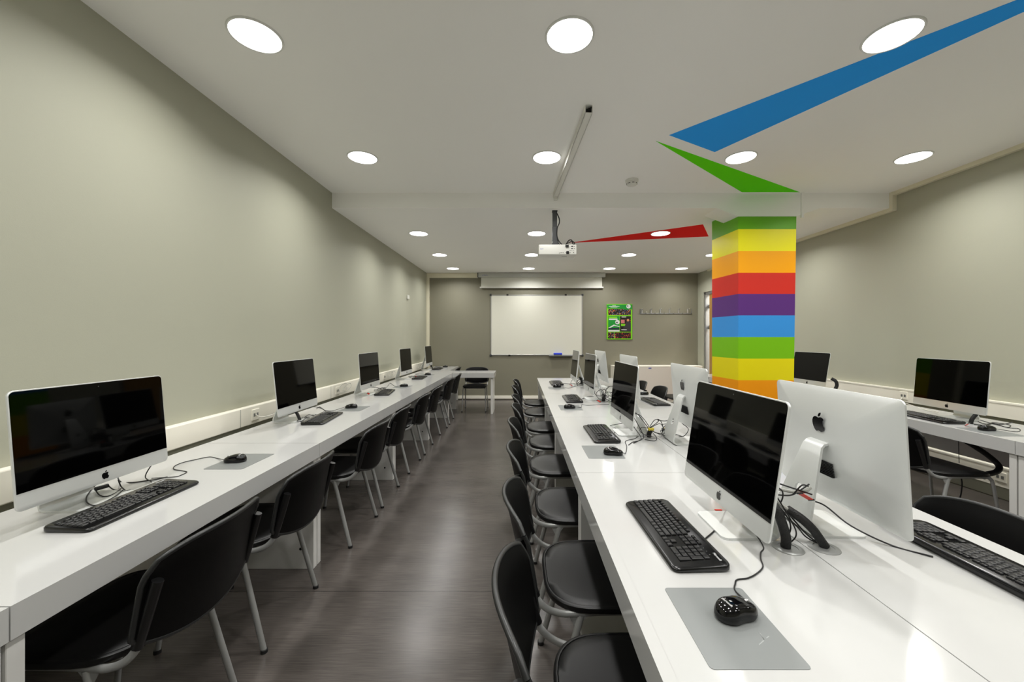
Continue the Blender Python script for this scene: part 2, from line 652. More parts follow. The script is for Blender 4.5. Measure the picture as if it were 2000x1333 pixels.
# ------------------------------------------------------------------ computers
def imac_proto():
    r = empty('computer')
    W2, Hh = .528, .378
    # housing
    mb = MB()
    rg = []
    for x, s in ((0, .996), (-.0008, 1), (-.0055, 1)):
        rg.append([(x, a, c) for a, c in rrect(W2 * s, Hh * s, .017, 6, 0, Hh / 2)])
    for t in (.03, .08, .16, .28, .42, .56, .70, .84, .95):
        k = 1 - t
        x = -.006 - .036 * (1 - (1 - t) ** 2.2) ** .9
        rg.append([(x, a, c) for a, c in rrect(W2 * k, Hh * k, max(.017 + .03 * t * k, .004) if k > .2 else .008 * k + .001, 6, 0, Hh / 2)])
    mb.rings(rg)
    h = mb.build('housing', ALU, r, smooth=35)
    h.location = (0, 0, .075)
    # screen glass
    gz0, gz1 = .056, Hh - .0035
    gw = W2 - .007
    pts = []
    rad = .014
    for qx, qy, a0 in ((1, 1, 0), (-1, 1, 90)):
        for k in range(7):
            a = R(a0 + 15 * k)
            pts.append((qx * (gw / 2 - rad) + rad * math.cos(a), gz1 - rad + rad * math.sin(a)))
    pts += [(-gw / 2, gz0), (gw / 2, gz0)]
    MB().prism(pts, .0002, .0012, 'x').build('screen_glass', GLASS, h)
    MB().lathe([(.0, .0014), (.0022, .0014), (.0022, .0010)], (0, 0, Hh - .017), 12, ax='x').build('webcam', DGREY, h)
    logo_mb(.031, .0004, .028).build('front_logo', LOGOB, h)
    lb = logo_mb(.064, -.0430, .268, flip=-1, th=.0012)
    lb.build('back_logo', LOGOB, h)
    mb = MB()
    for k in range(9):
        mb.box(-.0440, -.036, -.051, .051, .098 + k * .0052, .1005 + k * .0052)
    mb.build('vent_slots', BLACK, h)
    MB().lathe([(.0, -.0195), (.0055, -.0195), (.0065, -.017), (.0065, -.010)], (0, -.2, .045), 16, ax='x').build('power_button', ALU2, h)
    # stand: bent plate, foot + neck, with a cable hole
    th = .0075
    path = [(.03, th / 2), (-.10, th / 2), (-.125, th / 2 + .001), (-.139, .010), (-.1445, .022), (-.1435, .036), (-.075, .262), (-.066, .272), (-.052, .276), (-.035, .272)]
    wid = [.094, .094, .094, .092, .089, .085, .041, .040, .040, .040]
    rg = []
    for i, (x, z) in enumerate(path):
        a = path[max(i - 1, 0)]
        c = path[min(i + 1, len(path) - 1)]
        dx, dz = c[0] - a[0], c[1] - a[1]
        l = math.hypot(dx, dz)
        nx, nz = -dz / l * th / 2, dx / l * th / 2
        w = wid[i]
        rg.append([(x + nx, -w, z + nz), (x + nx, w, z + nz), (x - nx, w, z - nz), (x - nx, -w, z - nz)])
    st = MB().rings(rg).build('stand', ALU, r, smooth=35)
    # round off foot corners + cut the hole with an evaluated boolean
    cut = MB().lathe([(.0, -.05), (.0185, -.05), (.0185, .05), (.0, .05)], (0, 0, 0), 28, ax='x').build('cutter_tmp', BLACK)
    cut.location = (-.112, 0, .120)
    c2 = MB()
    for s in (-1, 1):
        rr_ = .024
        poly = [(.05, s * .12)] + [(.031 - rr_ + rr_ * math.cos(R(a)), s * (.0945 - rr_ + rr_ * math.sin(R(a)))) for a in range(0, 91, 15)]
        poly = [(.05, s * .06)] + [(.031 - rr_ + rr_ * math.cos(R(a)), s * (.0945 - rr_ + rr_ * math.sin(R(a)))) for a in range(0, 91, 15)] + [(.0, s * .12), (.05, s * .12)]
        c2.prism(poly, -.01, .02, 'z')
    cut2 = c2.build('cutter_tmp', BLACK)
    for cobj in (cut, cut2):
        md = st.modifiers.new('cut', 'BOOLEAN')
        md.operation = 'DIFFERENCE'
        md.solver = 'EXACT'
        md.object = cobj
    bpy.context.view_layer.update()
    dg = bpy.context.evaluated_depsgraph_get()
    me = bpy.data.meshes.new_from_object(st.evaluated_get(dg))
    st.modifiers.clear()
    old = st.data
    st.data = me
    bpy.data.meshes.remove(old)
    bpy.data.objects.remove(cut)
    bpy.data.objects.remove(cut2)
    return r


P0 = imac_proto()
comps = [
    # x, y, yaw, tilt, label, group
    (-1.558, 1.473, .6, 4.6, 'silver all-in-one computer on the left desk, nearest the camera', 'L'),
    (-1.636, 2.909, .7, 6.0, 'second silver computer along the left wall, its shadowed base on a white desk', 'L'),
    (-1.610, 4.230, -.3, 4.0, 'third silver computer along the left wall, red tag at its foot', 'L'),
    (-1.670, 5.78, -.5, 4.0, 'fourth silver computer along the left wall', 'L'),
    (-1.735, 7.50, .5, 4.6, 'last silver computer in the far left corner', 'L'),
    (.648, 1.286, 179.9, 8.5, 'large dark screen facing the aisle on the near end of the middle table', 'C'),
    (.644, 2.530, 180.7, 5.5, 'second computer facing the aisle on the middle table, keyboard in front', 'C'),
    (.680, 3.925, 180.9, 3.5, 'third computer facing the aisle on the middle table, beside a looped cable tangle', 'C'),
    (.672, 5.012, 179.6, 6.3, 'farthest computer facing the aisle on the middle table, in front of the whiteboard', 'C'),
    (1.044, 1.296, -1.0, 3.2, 'large silver computer seen from behind with black logo, front right of the middle table', 'D'),
    (1.026, 2.326, -1.3, 5.0, 'computer seen from behind, second along the pillar side, yellow cable tie at its foot', 'D'),
    (1.033, 3.640, 1.5, 4.6, 'computer seen from behind in front of the low white cabinet', 'D'),
    (1.042, 4.900, 2.2, 6.7, 'farthest computer seen from behind on the middle table', 'D'),
    (3.225, 2.964, 177.7, 4.6, 'computer facing the camera side on the right wall desk, right of the socket', 'R'),
    (3.29, 4.50, 181.7, 9.5, 'computer on the right wall desk partly covered by the striped pillar', 'R')]
GN = dict(L='computers along the left wall', C='computers on the aisle side of the middle table', D='computers on the pillar side of the middle table', R='computers along the right wall')
for i, (x, y, yaw, ti, lab, g) in enumerate(comps):
    o = P0 if i == 0 else copy_tree(P0)
    o.location = (x, y, DESK)
    o.rotation_euler = (0, 0, R(yaw))
    for ch in kids(o):
        if ch.name.startswith('housing'):
            ch.rotation_euler = (0, -R(ti), 0)
    tag(o, lab, 'computer', GN[g])


# ------------------------------------------------------------------ keyboards
def keyboard_proto():
    r = empty('keyboard')
    D, Wd = .168, .455
    mb = MB()
    rg = []
    rise = lambda x: .013 + (.084 - x) / .168 * .008       # higher at the back (-x)

    def out(s, dz, top):
        pts = []
        for a, c in rrect(D * 1.0 - s * 2, Wd - s * 2, .022, 6):
            a2 = a
            if a < -.05:                                    # waisted back edge
                a2 = a + .010 * math.exp(-(c / .09) ** 2)
            if a > .05:
                a2 = a - .002 * math.cos(c / .2275 * PI / 2)
            z = (rise(a2) + dz) if top else dz
            pts.append((a2, c, z))
        return pts
    rg = [out(.004, .001, 0), out(.0, .005, 0), out(.0, -.006, 1), out(.002, -.002, 1), out(.006, .0, 1)]
    mb.rings(rg)
    mb.build('case', KCASE, r, smooth=50)
    u = .0182

    def key(mb, xc, yc, w, d=.0158, z0=None):
        z = rise(xc) + .0002
        hw, hd = w / 2 - .0012, d / 2
        rg = []
        for s, dz in ((0, 0), (.0006, .0032), (.0026, .0046)):
            rg.append([(xc - hd + s, yc - hw + s, z + dz), (xc + hd - s, yc - hw + s, z + dz), (xc + hd - s, yc + hw - s, z + dz), (xc - hd + s, yc + hw - s, z + dz)])
        mb.rings(rg, cap0=False)
    yl = -.2175
    main = MB()
    legend = MB()
    rowsk = [
        (-.030, [1] * 13 + [2]), (-.0118, [1.5] + [1] * 12 + [1.5]), (.0064, [1.75] + [1] * 11 + [2.25]),
        (.0246, [2.25] + [1] * 10 + [2.75]), (.0428, [1.25, 1.25, 1.25, 6.25, 1.25, 1.25, 1.25, 1.25])]
    for xr_, ws in rowsk:
        y = yl
        for w in ws:
            yc = y + w * u / 2
            key(main, xr_, yc, w * u)
            if w < 2.3:
                z = rise(xr_) + .0049
                legend.box(xr_ - .0045, xr_ - .0008, yc - .0042, yc - .0018, z, z + .0001)
            y += w * u
    main.build('letter_keys', KEYM, r)
    y = yl + .004
    for g in (1, 4, 4, 4):
        fn = MB()
        for k in range(g):
            key(fn, -.0475, y + .0085, .0168, .0095)
            y += .0175
        fn.build('function_keys', KEYM, r)
        y += .0085
    fn = MB()
    for k in range(3):
        key(fn, -.0475, yl + 15.4 * u + .009 + k * u, .0172, .0095)
    fn.build('function_keys', KEYM, r)
    nav = MB()
    y0 = yl + 15.35 * u
    for xr_ in (-.030, -.0118):
        for k in range(3):
            key(nav, xr_, y0 + u * (k + .5), u)
    key(nav, .0246, y0 + u * 1.5, u)
    for k in range(3):
        key(nav, .0428, y0 + u * (k + .5), u)
    nav.build('arrow_keys', KEYM, r)
    npd = MB()
    y0 = yl + 18.7 * u
    for ri_, xr_ in enumerate((-.030, -.0118, .0064, .0246, .0428)):
        if ri_ == 4:
            key(npd, xr_, y0 + u, 2 * u)
            key(npd, xr_, y0 + u * 2.5, u)
        else:
            for k in range(3):
                key(npd, xr_, y0 + u * (k + .5), u)
    key(npd, -.030, y0 + 3.5 * u, u)
    key(npd, -.0027, y0 + 3.5 * u, u, .034)
    key(npd, .0337, y0 + 3.5 * u, u, .034)
    for q1 in ((-.030, .5), (-.030, 1.5), (-.0118, 1.5), (.0064, .5), (.0246, 2.5), (.0428, 2.5)):
        z = rise(q1[0]) + .0049
        legend.box(q1[0] - .0045, q1[0] - .001, y0 + u * q1[1] - .002, y0 + u * q1[1] + .001, z, z + .0001)
    npd.build('number_pad', KEYM, r)
    legend.build('key_legend', KLEG, r)
    v, f = text_geo('Microsoft', .0105)
    mb = MB()
    # reading direction for the user (sitting at +x, looking to -x): along +y
    mb.add([(-p.y - .0625, p.x + .185, rise(-.0625) + .0004 + p.z) for p in v], f)
    mb.build('lettering', TXT, r)
    mb = MB()
    for k in range(3):
        z = rise(-.0475)
        mb.box(-.0485, -.0465, y0 + u * (k + .6), y0 + u * (k + .75), z, z + .0006)
    mb.build('indicator_lamps', KLEG, r)
    return r


KP = keyboard_proto()


def child_world(parent, mb, name, m, smooth=40):
    """attach a mesh given in world coordinates to a thing rotated about z"""
    M = Matrix.Translation(parent.location) @ Matrix.Rotation(parent.rotation_euler.z, 4, 'Z') @ Matrix.Diagonal((*parent.scale, 1))
    Mi = M.inverted()
    mb.v = [tuple(Mi @ Vector(p)) for p in mb.v]
    return mb.build(name, m, parent, smooth=smooth)


def wire(pts, r=.0022, k=6, n=8):
    return MB().tube(spline(pts, k), r, n)


def dpath(px, lift=.0025, last=None):
    out = [Vector(on_desk(a, b_, DESK + lift)) for a, b_ in px]
    if last:
        out += [Vector(p) for p in last]
    return out


kbs = [
    # x y yaw(user side) label group cable path
    (-1.436, 1.450, -1, 'black wired keyboard on the left desk, nearest the camera', 'K', dpath([(327, 932), (310, 936), (283, 940), (257, 943), (235, 941)], last=[(-1.60, 1.55, .80)])),
    (-1.490, 2.965, 6.5, 'black keyboard in front of the second left-wall computer', 'K', dpath([(637, 805), (628, 798), (612, 795), (600, 799)])),
    (-1.50, 4.35, 9, 'black keyboard in front of the third left-wall computer', 'K', dpath([(748, 761), (735, 757), (722, 757)])),
    (-1.52, 5.93, 3, 'black keyboard in front of the fourth left-wall computer', 'K', dpath([(818, 733), (811, 731)])),
    (-1.60, 7.60, 3, 'black keyboard in the far left desk corner', 'K', dpath([(861, 717), (850, 716)])),
    (.472, 1.240, 182, 'large black keyboard lying on the middle table nearest the camera', 'C', dpath([(1378, 1052.4), (1396, 1036.5), (1407.4, 1020), (1416, 1004.6), (1420, 995)], last=[(.70, 1.36, .80)])),
    (.510, 2.49, 180, 'black keyboard in front of the second aisle-side computer', 'C', dpath([(1200, 846), (1204, 838), (1192, 832)], last=[(.72, 2.55, .78)])),
    (.515, 3.89, 180, 'black keyboard in front of the third aisle-side computer', 'C', dpath([(1136, 780), (1148, 775), (1158, 775), (1166, 778)])),
    (.48, 5.22, 180, 'black keyboard on the far end of the middle table, partly hidden by a mouse', 'C', dpath([(1098, 749), (1110, 750), (1124, 750), (1135, 752)])),
    (1.262, 1.09, 0, 'black keyboard at the lower right corner behind the large silver computer', 'D', None),
    (1.275, 3.73, 2, 'black keyboard on the pillar side of the middle table below the white cabinet', 'D', None),
    (3.10, 2.99, 177, 'black keyboard on the right wall desk beside a red tag', 'R', dpath([(1893, 824), (1903, 829), (1918, 830), (1932, 828)]))]
KG = dict(K='keyboards along the left wall', C='keyboards on the aisle side of the middle table', D='keyboards on the pillar side of the middle table', R='keyboard on the right wall desk')
src = KP
kcopies = [KP] + [copy_tree(KP) for _ in kbs[1:]]
for o, (x, y, yaw, lab, g, cab) in zip(kcopies, kbs):
    o.location = (x, y, DESK + .0003)
    o.rotation_euler = (0, 0, R(yaw))
    o.scale = (.95, .94, 1)
    tag(o, lab, 'keyboard', KG[g])
    if cab:
        child_world(o, wire(cab, .0023), 'cable', CABLE)


# ------------------------------------------------------------------ mice
def mouse_proto():
    r = empty('mouse')
    n = 28

    def sec(z, t):
        pts = []
        for k in range(n):
            a = 2 * PI * k / n
            ca, sa = math.cos(a), math.sin(a)
            x = .051 * math.copysign(abs(ca) ** .85, ca)
            y = .031 * math.copysign(abs(sa) ** .85, sa)
            y *= 1 - .14 * math.cos(PI * x / .051 * .9) ** 2 * (1 if x > -.02 else .4)
            pts.append((x, y, z))
        return pts
    base = sec(0, 0)
    mb = MB()
    mb.rings([[(x * .93, y * .90, .0012) for x, y, z in base], [(x * .99, y * .98, .006) for x, y, z in base],
              [(x, y, .0125 + .003 * math.sin(x / .05)) for x, y, z in base]], cap1=False)
    mb.build('base', MSIDE, r, smooth=60)
    mb = MB()
    rg = []
    for i, (s, h) in enumerate(((1, 0), (.995, .10), (.975, .30), (.92, .55), (.82, .76), (.66, .90), (.45, .97), (.22, .995), (.03, 1.0))):
        ring = []
        for x, y, z in base:
            zb = .0125 + .003 * math.sin(x / .05)
            xx, yy = x * s - .004 * (1 - s), y * s
            top = .0375 - .000 + (-.010) * max(0, (xx + .01) / .05) ** 1.6
            ring.append((xx, yy, zb + (top - zb) * h))
        rg.append(ring)
    mb.rings(rg, cap0=False)
    sh = mb.build('shell', MGLOSS, r, smooth=60)
    from mathutils.bvhtree import BVHTree
    bvh = BVHTree.FromPolygons([v.co[:] for v in sh.data.vertices], [p.vertices[:] for p in sh.data.polygons])
    MB().lathe([(.0, -.003), (.008, -.003), (.009, -.0015), (.009, .0015), (.008, .003), (0, .003)], (.030, 0, .0235), 20, ax='y').build('scroll_wheel', SILV, r, smooth=40)
    v, f = text_geo('Microsoft', .0075)
    mb = MB()
    # text along the palm rest, readable from behind the mouse
    out_v = []
    for p in v:
        x = p.y - .025
        y = -p.x
        hit = bvh.ray_cast(Vector((x, y, .1)), Vector((0, 0, -1)))[0]
        out_v.append((x, y, (hit.z if hit else .03) + .0003 + p.z))
    mb.add(out_v, f)
    mb.build('lettering', TXT, r)
    return r


MP = mouse_proto()
mice = [
    (-1.415, 1.945, 186, 'glossy black mouse on the grey pad of the left desk, nearest the camera', dpath([(437, 903.5), (425, 896), (409, 893), (381, 898.5), (357, 904), (341, 911), (340, 917), (355, 920), (365, 922.5), (355, 928), (341, 932)], last=[(-1.60, 1.70, .72)])),
    (-1.475, 3.42, 192, 'black mouse on the second grey pad along the left wall', dpath([(667, 799), (650, 802.5), (636, 802), (629, 798), (624, 795), (618, 799)])),
    (-1.455, 4.90, 192, 'black mouse on the third grey pad along the left wall', dpath([(777, 755.5), (771, 754.5), (763, 749), (759, 752), (754.6, 757), (745, 757)])),
    (-1.515, 6.42, 190, 'black mouse between the fourth and last left-wall keyboards', dpath([(826, 733), (820, 730), (812, 731)])),
    (-1.545, 8.08, 190, 'black mouse in the far left desk corner', None),
    (.478, .868, 17, 'large glossy black mouse on the grey pad nearest the camera', dpath([(1440, 1169), (1437, 1156), (1436, 1141), (1440, 1133), (1460, 1130), (1478, 1121), (1490, 1108), (1486, 1093), (1486, 1080), (1490, 1066)], last=[(.72, 1.24, .745)])),
    (.490, 2.065, -12, 'black mouse on the second grey pad of the middle table', dpath([(1213, 887), (1222, 885), (1224, 872), (1222, 862), (1240, 857), (1250, 850)])),
    (.430, 3.405, 6, 'black mouse on the third grey pad of the middle table', dpath([(1124, 795), (1135, 796), (1136, 791), (1148, 792), (1170, 791), (1190, 790)])),
    (.455, 4.83, 6, 'black mouse overlapping the farthest keyboard of the middle table', dpath([(1098, 757), (1110, 758.5), (1120, 756), (1132, 753)])),
    (1.33, 4.21, 182, 'small black mouse at the far edge of the pillar side of the middle table', None),
    (3.098, 2.60, 0, 'black mouse on the grey pad of the right wall desk', dpath([(1953, 842), (1981, 843.5), (1992, 842), (1989, 837.5), (1969, 836), (1949, 829.5), (1936, 826)]))]
mcop = [MP] + [copy_tree(MP) for _ in mice[1:]]
for o, (x, y, yaw, lab, cab) in zip(mcop, mice):
    o.location = (x, y, DESK + .0012)
    o.rotation_euler = (0, 0, R(yaw))
    tag(o, lab, 'mouse', 'black computer mice')
    if cab:
        cab[0] = Vector((x + .05 * math.cos(R(yaw)), y + .05 * math.sin(R(yaw)), DESK + .012))
        child_world(o, wire(cab, .0019), 'cable', CABLE)

pads = [(-1.395, 1.957, .185, .245, 'grey mouse pad sheet nearest the camera on the left desk'),
        (-1.437, 3.395, .19, .24, 'grey mouse pad under the second left-wall mouse'),
        (-1.468, 4.88, .185, .235, 'grey mouse pad under the third left-wall mouse'),
        (-1.52, 6.42, .18, .24, 'grey mouse pad under the fourth left-wall mouse'),
        (.450, .848, .19, .238, 'large grey mouse pad sheet at the near end of the middle table, with scuffed corner'),
        (.444, 2.117, .19, .238, 'grey mouse pad in front of the second aisle-side computer'),
        (.440, 3.445, .19, .248, 'grey mouse pad in front of the third aisle-side computer'),
        (.442, 4.78, .19, .235, 'grey mouse pad at the far end of the middle table'),
        (3.077, 2.565, .19, .24, 'grey mouse pad on the right wall desk'),
        (-1.08, 7.17, .24, .13, 'flat grey mat on the short return desk')]
for x, y, w, l, lab in pads:
    mb = MB()
    mb.prism(rrect(w, l, .009, 5), .0002, .0011, 'z')
    o = mb.build('mouse_pad', PAD, loc=(x, y, DESK))
    tag(o, lab, 'mouse pad', 'grey mouse pads')
    if abs(y - .848) < .001:
        mb = MB()
        for a, c, dx, dy in ((.03, -.062, .018, .012), (.048, -.052, .004, .022), (.055, -.045, .010, .006)):
            mb.prism([(a, c), (a + dx, c + dy), (a + dx - .002, c + dy + .0015), (a + .001, c + .003)], .0011, .0013, 'z')
        mb.build('scuff_mark', mat('scuffed_vinyl', (150, 153, 152), .5), o)


# ------------------------------------------------------------------ chairs
def chair_proto():
    """seat front towards +x, rear feet at x = 0"""
    r = empty('chair')
    # seat
    out = []
    N = 40
    for k in range(N):
        a = 2 * PI * k / N
        ca, sa = math.cos(a), math.sin(a)
        e = .38 if ca > 0 else .56
        x = .215 + (.205 if ca > 0 else .215) * math.copysign(abs(ca) ** e, ca)
        y = .218 * math.copysign(abs(sa) ** (.42 if ca > 0 else .52), sa)
        if ca < 0:
            y *= 1 - .10 * (abs(ca)) ** 2
        out.append((x, y))

    def ring(s, z, dish=0):
        pts = []
        for x, y in out:
            xx, yy = .215 + (x - .215) * s, y * s
            zz = z - (.012 * max(0, (xx - .33) / .09) ** 2 if xx > .33 else 0) + dish * ((yy / .218) ** 2) * .006
            pts.append((xx, yy, zz))
        return pts
    mb = MB()
    mb.rings([ring(.94, .428), ring(.985, .431), ring(1, .440), ring(.995, .449), ring(.975, .4525), ring(.95, .4525), ring(.943, .4505), ring(.935, .4520), ring(.8, .4505, 1), ring(.5, .447, 1), ring(.1, .446, 1)])
    mb.build('seat', SEATM, r, smooth=40)
    # backrest shell
    mb = MB()
    NU, NV = 25, 12

    def P(u, v, off):
        au = abs(u)
        zt = .752 - .035 * au ** 4 - .006 * au ** 2
        zb = .450 + .055 * au ** 2.2
        if au > .93:
            k = (au - .93) / .07
            zt -= .022 * k ** 2
            zb += .012 * k ** 2
        z = zb + (zt - zb) * v
        y = .223 * u * (1 - .015 * v)
        x = -.024 - .060 * (max(0, z - .44) / .35) ** 1.15 - .062 * (1 - au ** 2.0) * (.75 + .25 * v)
        x -= .008 * max(0, v - .85) / .15
        return (x + off, y, z)
    fr = [[P(-1 + 2 * i / NU, j / NV, .006) for j in range(NV + 1)] for i in range(NU + 1)]
    bk = [[P(-1 + 2 * i / NU, j / NV, -.006) for j in range(NV + 1)] for i in range(NU + 1)]
    v = [p for rw in fr for p in rw] + [p for rw in bk for p in rw]
    o2 = (NU + 1) * (NV + 1)
    I = lambda i, j, s: s * o2 + i * (NV + 1) + j
    f = []
    for i in range(NU):
        for j in range(NV):
            f.append((I(i, j, 0), I(i + 1, j, 0), I(i + 1, j + 1, 0), I(i, j + 1, 0)))
            f.append((I(i, j, 1), I(i, j + 1, 1), I(i + 1, j + 1, 1), I(i + 1, j, 1)))
    for i in range(NU):
        f.append((I(i, 0, 0), I(i, 0, 1), I(i + 1, 0, 1), I(i + 1, 0, 0)))
        f.append((I(i, NV, 0), I(i + 1, NV, 0), I(i + 1, NV, 1), I(i, NV, 1)))
    for j in range(NV):
        f.append((I(0, j, 0), I(0, j + 1, 0), I(0, j + 1, 1), I(0, j, 1)))
        f.append((I(NU, j, 0), I(NU, j, 1), I(NU, j + 1, 1), I(NU, j + 1, 0)))
    mb.add(v, f)
    bk_ = mb.build('backrest', BACKM, r, smooth=50)
    # moulded edging around the shell
    loop = []
    for i in range(NU + 1):
        loop.append(P(-1 + 2 * i / NU, 1, 0))
    for j in range(NV - 1, -1, -1):
        loop.append(P(1, j / NV, 0))
    for i in range(NU - 1, -1, -1):
        loop.append(P(-1 + 2 * i / NU, 0, 0))
    for j in range(1, NV):
        loop.append(P(-1, j / NV, 0))
    loop.append(loop[0])
    MB().tube(loop, .0078, 8).build('edging', PIPE, bk_, smooth=60)
    for s in (-1, 1):
        y = s * .214
        pts = spline([(.452, s * .212, .0), (.425, s * .205, .22), (.405, s * .197, .375), (.392, s * .194, .408), (.36, s * .192, .421),
                      (.20, s * .192, .423), (.10, s * .196, .421), (.05, s * .200, .424), (.0, s * .205, .445), (-.036, s * .206, .487), (-.055, s * .206, .55), (-.086, s * .204, .655)], 6)
        sf = MB().tube(pts, .0085, 12, ry=.011, up=(0, 1, 0)).build('side_frame', TUBE, r, smooth=50)
        MB().lathe([(.0, 0), (.0135, 0), (.0135, .014), (.0, .016)], (.452, s * .212, 0), 14).build('foot_cap', RUB, sf, smooth=40)
        lg = MB().tube([(.115, s * .196, .415), (.06, s * .204, .21), (.004, s * .213, .002)], .0095, 12, ry=.0125, up=(0, 1, 0)).build('rear_leg', TUBE, r, smooth=50)
        MB().lathe([(.0, 0), (.0135, 0), (.0135, .014), (.0, .016)], (.004, s * .213, 0), 14).build('foot_cap', RUB, lg, smooth=40)
        MB().prism([(.075, .414), (.135, .414), (.104, .375), (.096, .375)], s * .198 - .002, s * .198 + .002, 'y').build('gusset', TUBE, lg)
        pc = spline([(-.034, s * .206, .485), (-.055, s * .206, .55), (-.089, s * .204, .668)], 4)
        MB().tube(pc, .0125, 12, ry=.0150, up=(0, 1, 0)).build('post_sleeve', MSIDE, r, smooth=50)
    MB().tube([(.36, -.19, .414), (.36, .19, .414)], .009, 10).build('cross_bar', TUBE, r, smooth=50)
    MB().tube([(.11, -.195, .414), (.11, .195, .414)], .009, 10).build('cross_bar', TUBE, r, smooth=50)
    mb = MB()
    for s in (-1, 1):
        mb.lathe([(.008, .450), (.006, .4535), (.0, .454)], (.345, s * .175, 0), 10)
    mb.build('seat_screw', RUB, r, smooth=50)
    return r


CP = chair_proto()
chairs = []
nb = [None] * 20
for i, y in enumerate([1.275, 1.868, 2.69, 3.27, 4.03, 4.65, 5.55, 6.19, 7.56]):
    lab = ['black chair with grey tube legs at the left desks, nearest the camera',
           'second black chair from the camera along the left desks',
           'third chair along the left desks, alongside a white leg panel',
           'fourth chair from the camera along the left desks',
           'fifth chair from the camera along the left desks',
           'sixth chair from the camera along the left desks',
           'seventh chair along the left desks, with its back turned to the aisle',
           'eighth chair along the left desks, just before the return desk',
           'black chair in the far left corner behind the return desk'][i]
    chairs.append((-1.08 + [0, 0, .014, .005, 0, 0, .0, .0, -.215][i], y, 180 + [0, .5, -1, 1, 0, 1, -2, 2, 0][i], lab, 'black chairs along the left desks'))
for i, y in enumerate([.955, 1.488, 2.093, 2.735, 3.345, 3.895, 4.66, 5.33]):
    lab = 'black chair at the aisle side of the middle table, %s from the camera' % ordinal(i)
    if i == 0:
        lab = 'black chair at the aisle side of the middle table, nearest the camera'
    chairs.append((.085 + [0, .0, -.006, -.02, -.008, -.018, -.035, -.03][i], y, [0, 0, -1, 1, 0, 1, 0, -1][i], lab, 'black chairs on the aisle side of the middle table'))
chairs += [(1.455, 1.29, 180, 'large black chair back at the right edge beside the near end of the middle table', 'black chairs on the pillar side of the middle table'),
           (1.545, 4.57, 180, 'black chair back in front of the low white cabinet, the nearer of two', 'black chairs on the pillar side of the middle table'),
           (1.490, 5.12, 180, 'black chair back in front of the low white cabinet, the farther of two', 'black chairs on the pillar side of the middle table'),
           (2.62, 5.85, 180, 'black chair standing between the low white cabinet and the second silver computer', None),
           (2.665, 2.74, 0, 'black chair pushed under the right wall desk', 'black chairs along the right desks'),
           (-.825, 7.42, -90, 'black chair facing the room behind the return desk, below the whiteboard', None)]
ccop = [CP] + [copy_tree(CP) for _ in chairs[1:]]
for o, (x, y, yaw, lab, g) in zip(ccop, chairs):
    o.location = (x, y, 0)
    o.rotation_euler = (0, 0, R(yaw))
    tag(o, lab, 'chair', g)


# ------------------------------------------------------------------ trunking
def trunk(name, x0, x1, y0, y1, z0, z1, face, sockets, label, group=None, dividers=()):
    """face=+1: visible face at x1, -1: at x0; follows wall_right slope when face<0"""
    r = empty(name, (x0, y0, z0))
    mb = MB()
    hh = z1 - z0
    if face > 0:
        a0 = a1 = 0
        w = x1 - x0
        mb.box(0, w, 0, y1 - y0, 0, hh, bev=.006)
        fx = lambda y: w
    else:
        w = x1 - x0
        sl = xr(y1) - xr(y0)
        mb.prism([(0, 0), (sl, y1 - y0), (sl + w, y1 - y0), (w, 0)], 0, hh, 'z')
        mb.prism([(-.004, 0), (sl - .004, y1 - y0), (sl + w, y1 - y0), (w, 0)], hh - .012, hh + .001, 'z')
        fx = lambda y: sl * (y - y0) / (y1 - y0)
    s = 1 if face > 0 else -1
    mb.build('channel', CREAM, r)
    for yy in dividers:
        f_ = fx(yy)
        MB().box(min(f_, f_ + s * .0012), max(f_, f_ + s * .0012), yy - y0 - .0015, yy - y0 + .0015, .004, hh - .004).build('cover_joint', GREYM, r)
    for yy in sockets:
        f_ = fx(yy)
        sk = MB().box(min(f_ - s * .002, f_ + s * .006), max(f_ - s * .002, f_ + s * .006), yy - y0 - .04, yy - y0 + .04, hh / 2 - .04, hh / 2 + .04, bev=.003).build('socket', CREAM, r)
        mb = MB()
        for dy in (-.016, .016):
            a, b_ = f_ + s * .0055, f_ + s * .0075
            mb.box(min(a, b_), max(a, b_), yy - y0 + dy - .009, yy - y0 + dy + .009, hh / 2 - .012, hh / 2 + .012)
        mb.build('jack', GREYM, sk)
    tag(r, label, 'cable trunking', group)
    return r


trunk('wall_trunking', XL, XL + .048, -2.0, YB - .06, .700, .832, 1, [2.87, 4.16, 5.6, 7.0], 'cream cable trunking running along the left wall just above the desks', dividers=[2.72, 4.02, 5.45, 1.2])
trunk('wall_trunking', XL, XL + .048, -2.0, YB - .06, .10, .26, 1, [1.60, 1.74, 3.1, 4.6], 'cream cable trunking low on the left wall beneath the desks', dividers=[.9, 2.3, 3.7])
trunk('wall_trunking', xr(.5) - .05, xr(.5), .5, 6.9, .675, .803, -1, [3.98, 5.4], 'cream cable trunking along the right wall above the desk', dividers=[3.6, 5.1])
trunk('wall_trunking', xr(.5) - .05, xr(.5), .5, 6.9, .11, .27, -1, [3.2], 'cream cable trunking low on the right wall under the desk', dividers=[2.95, 4.2])

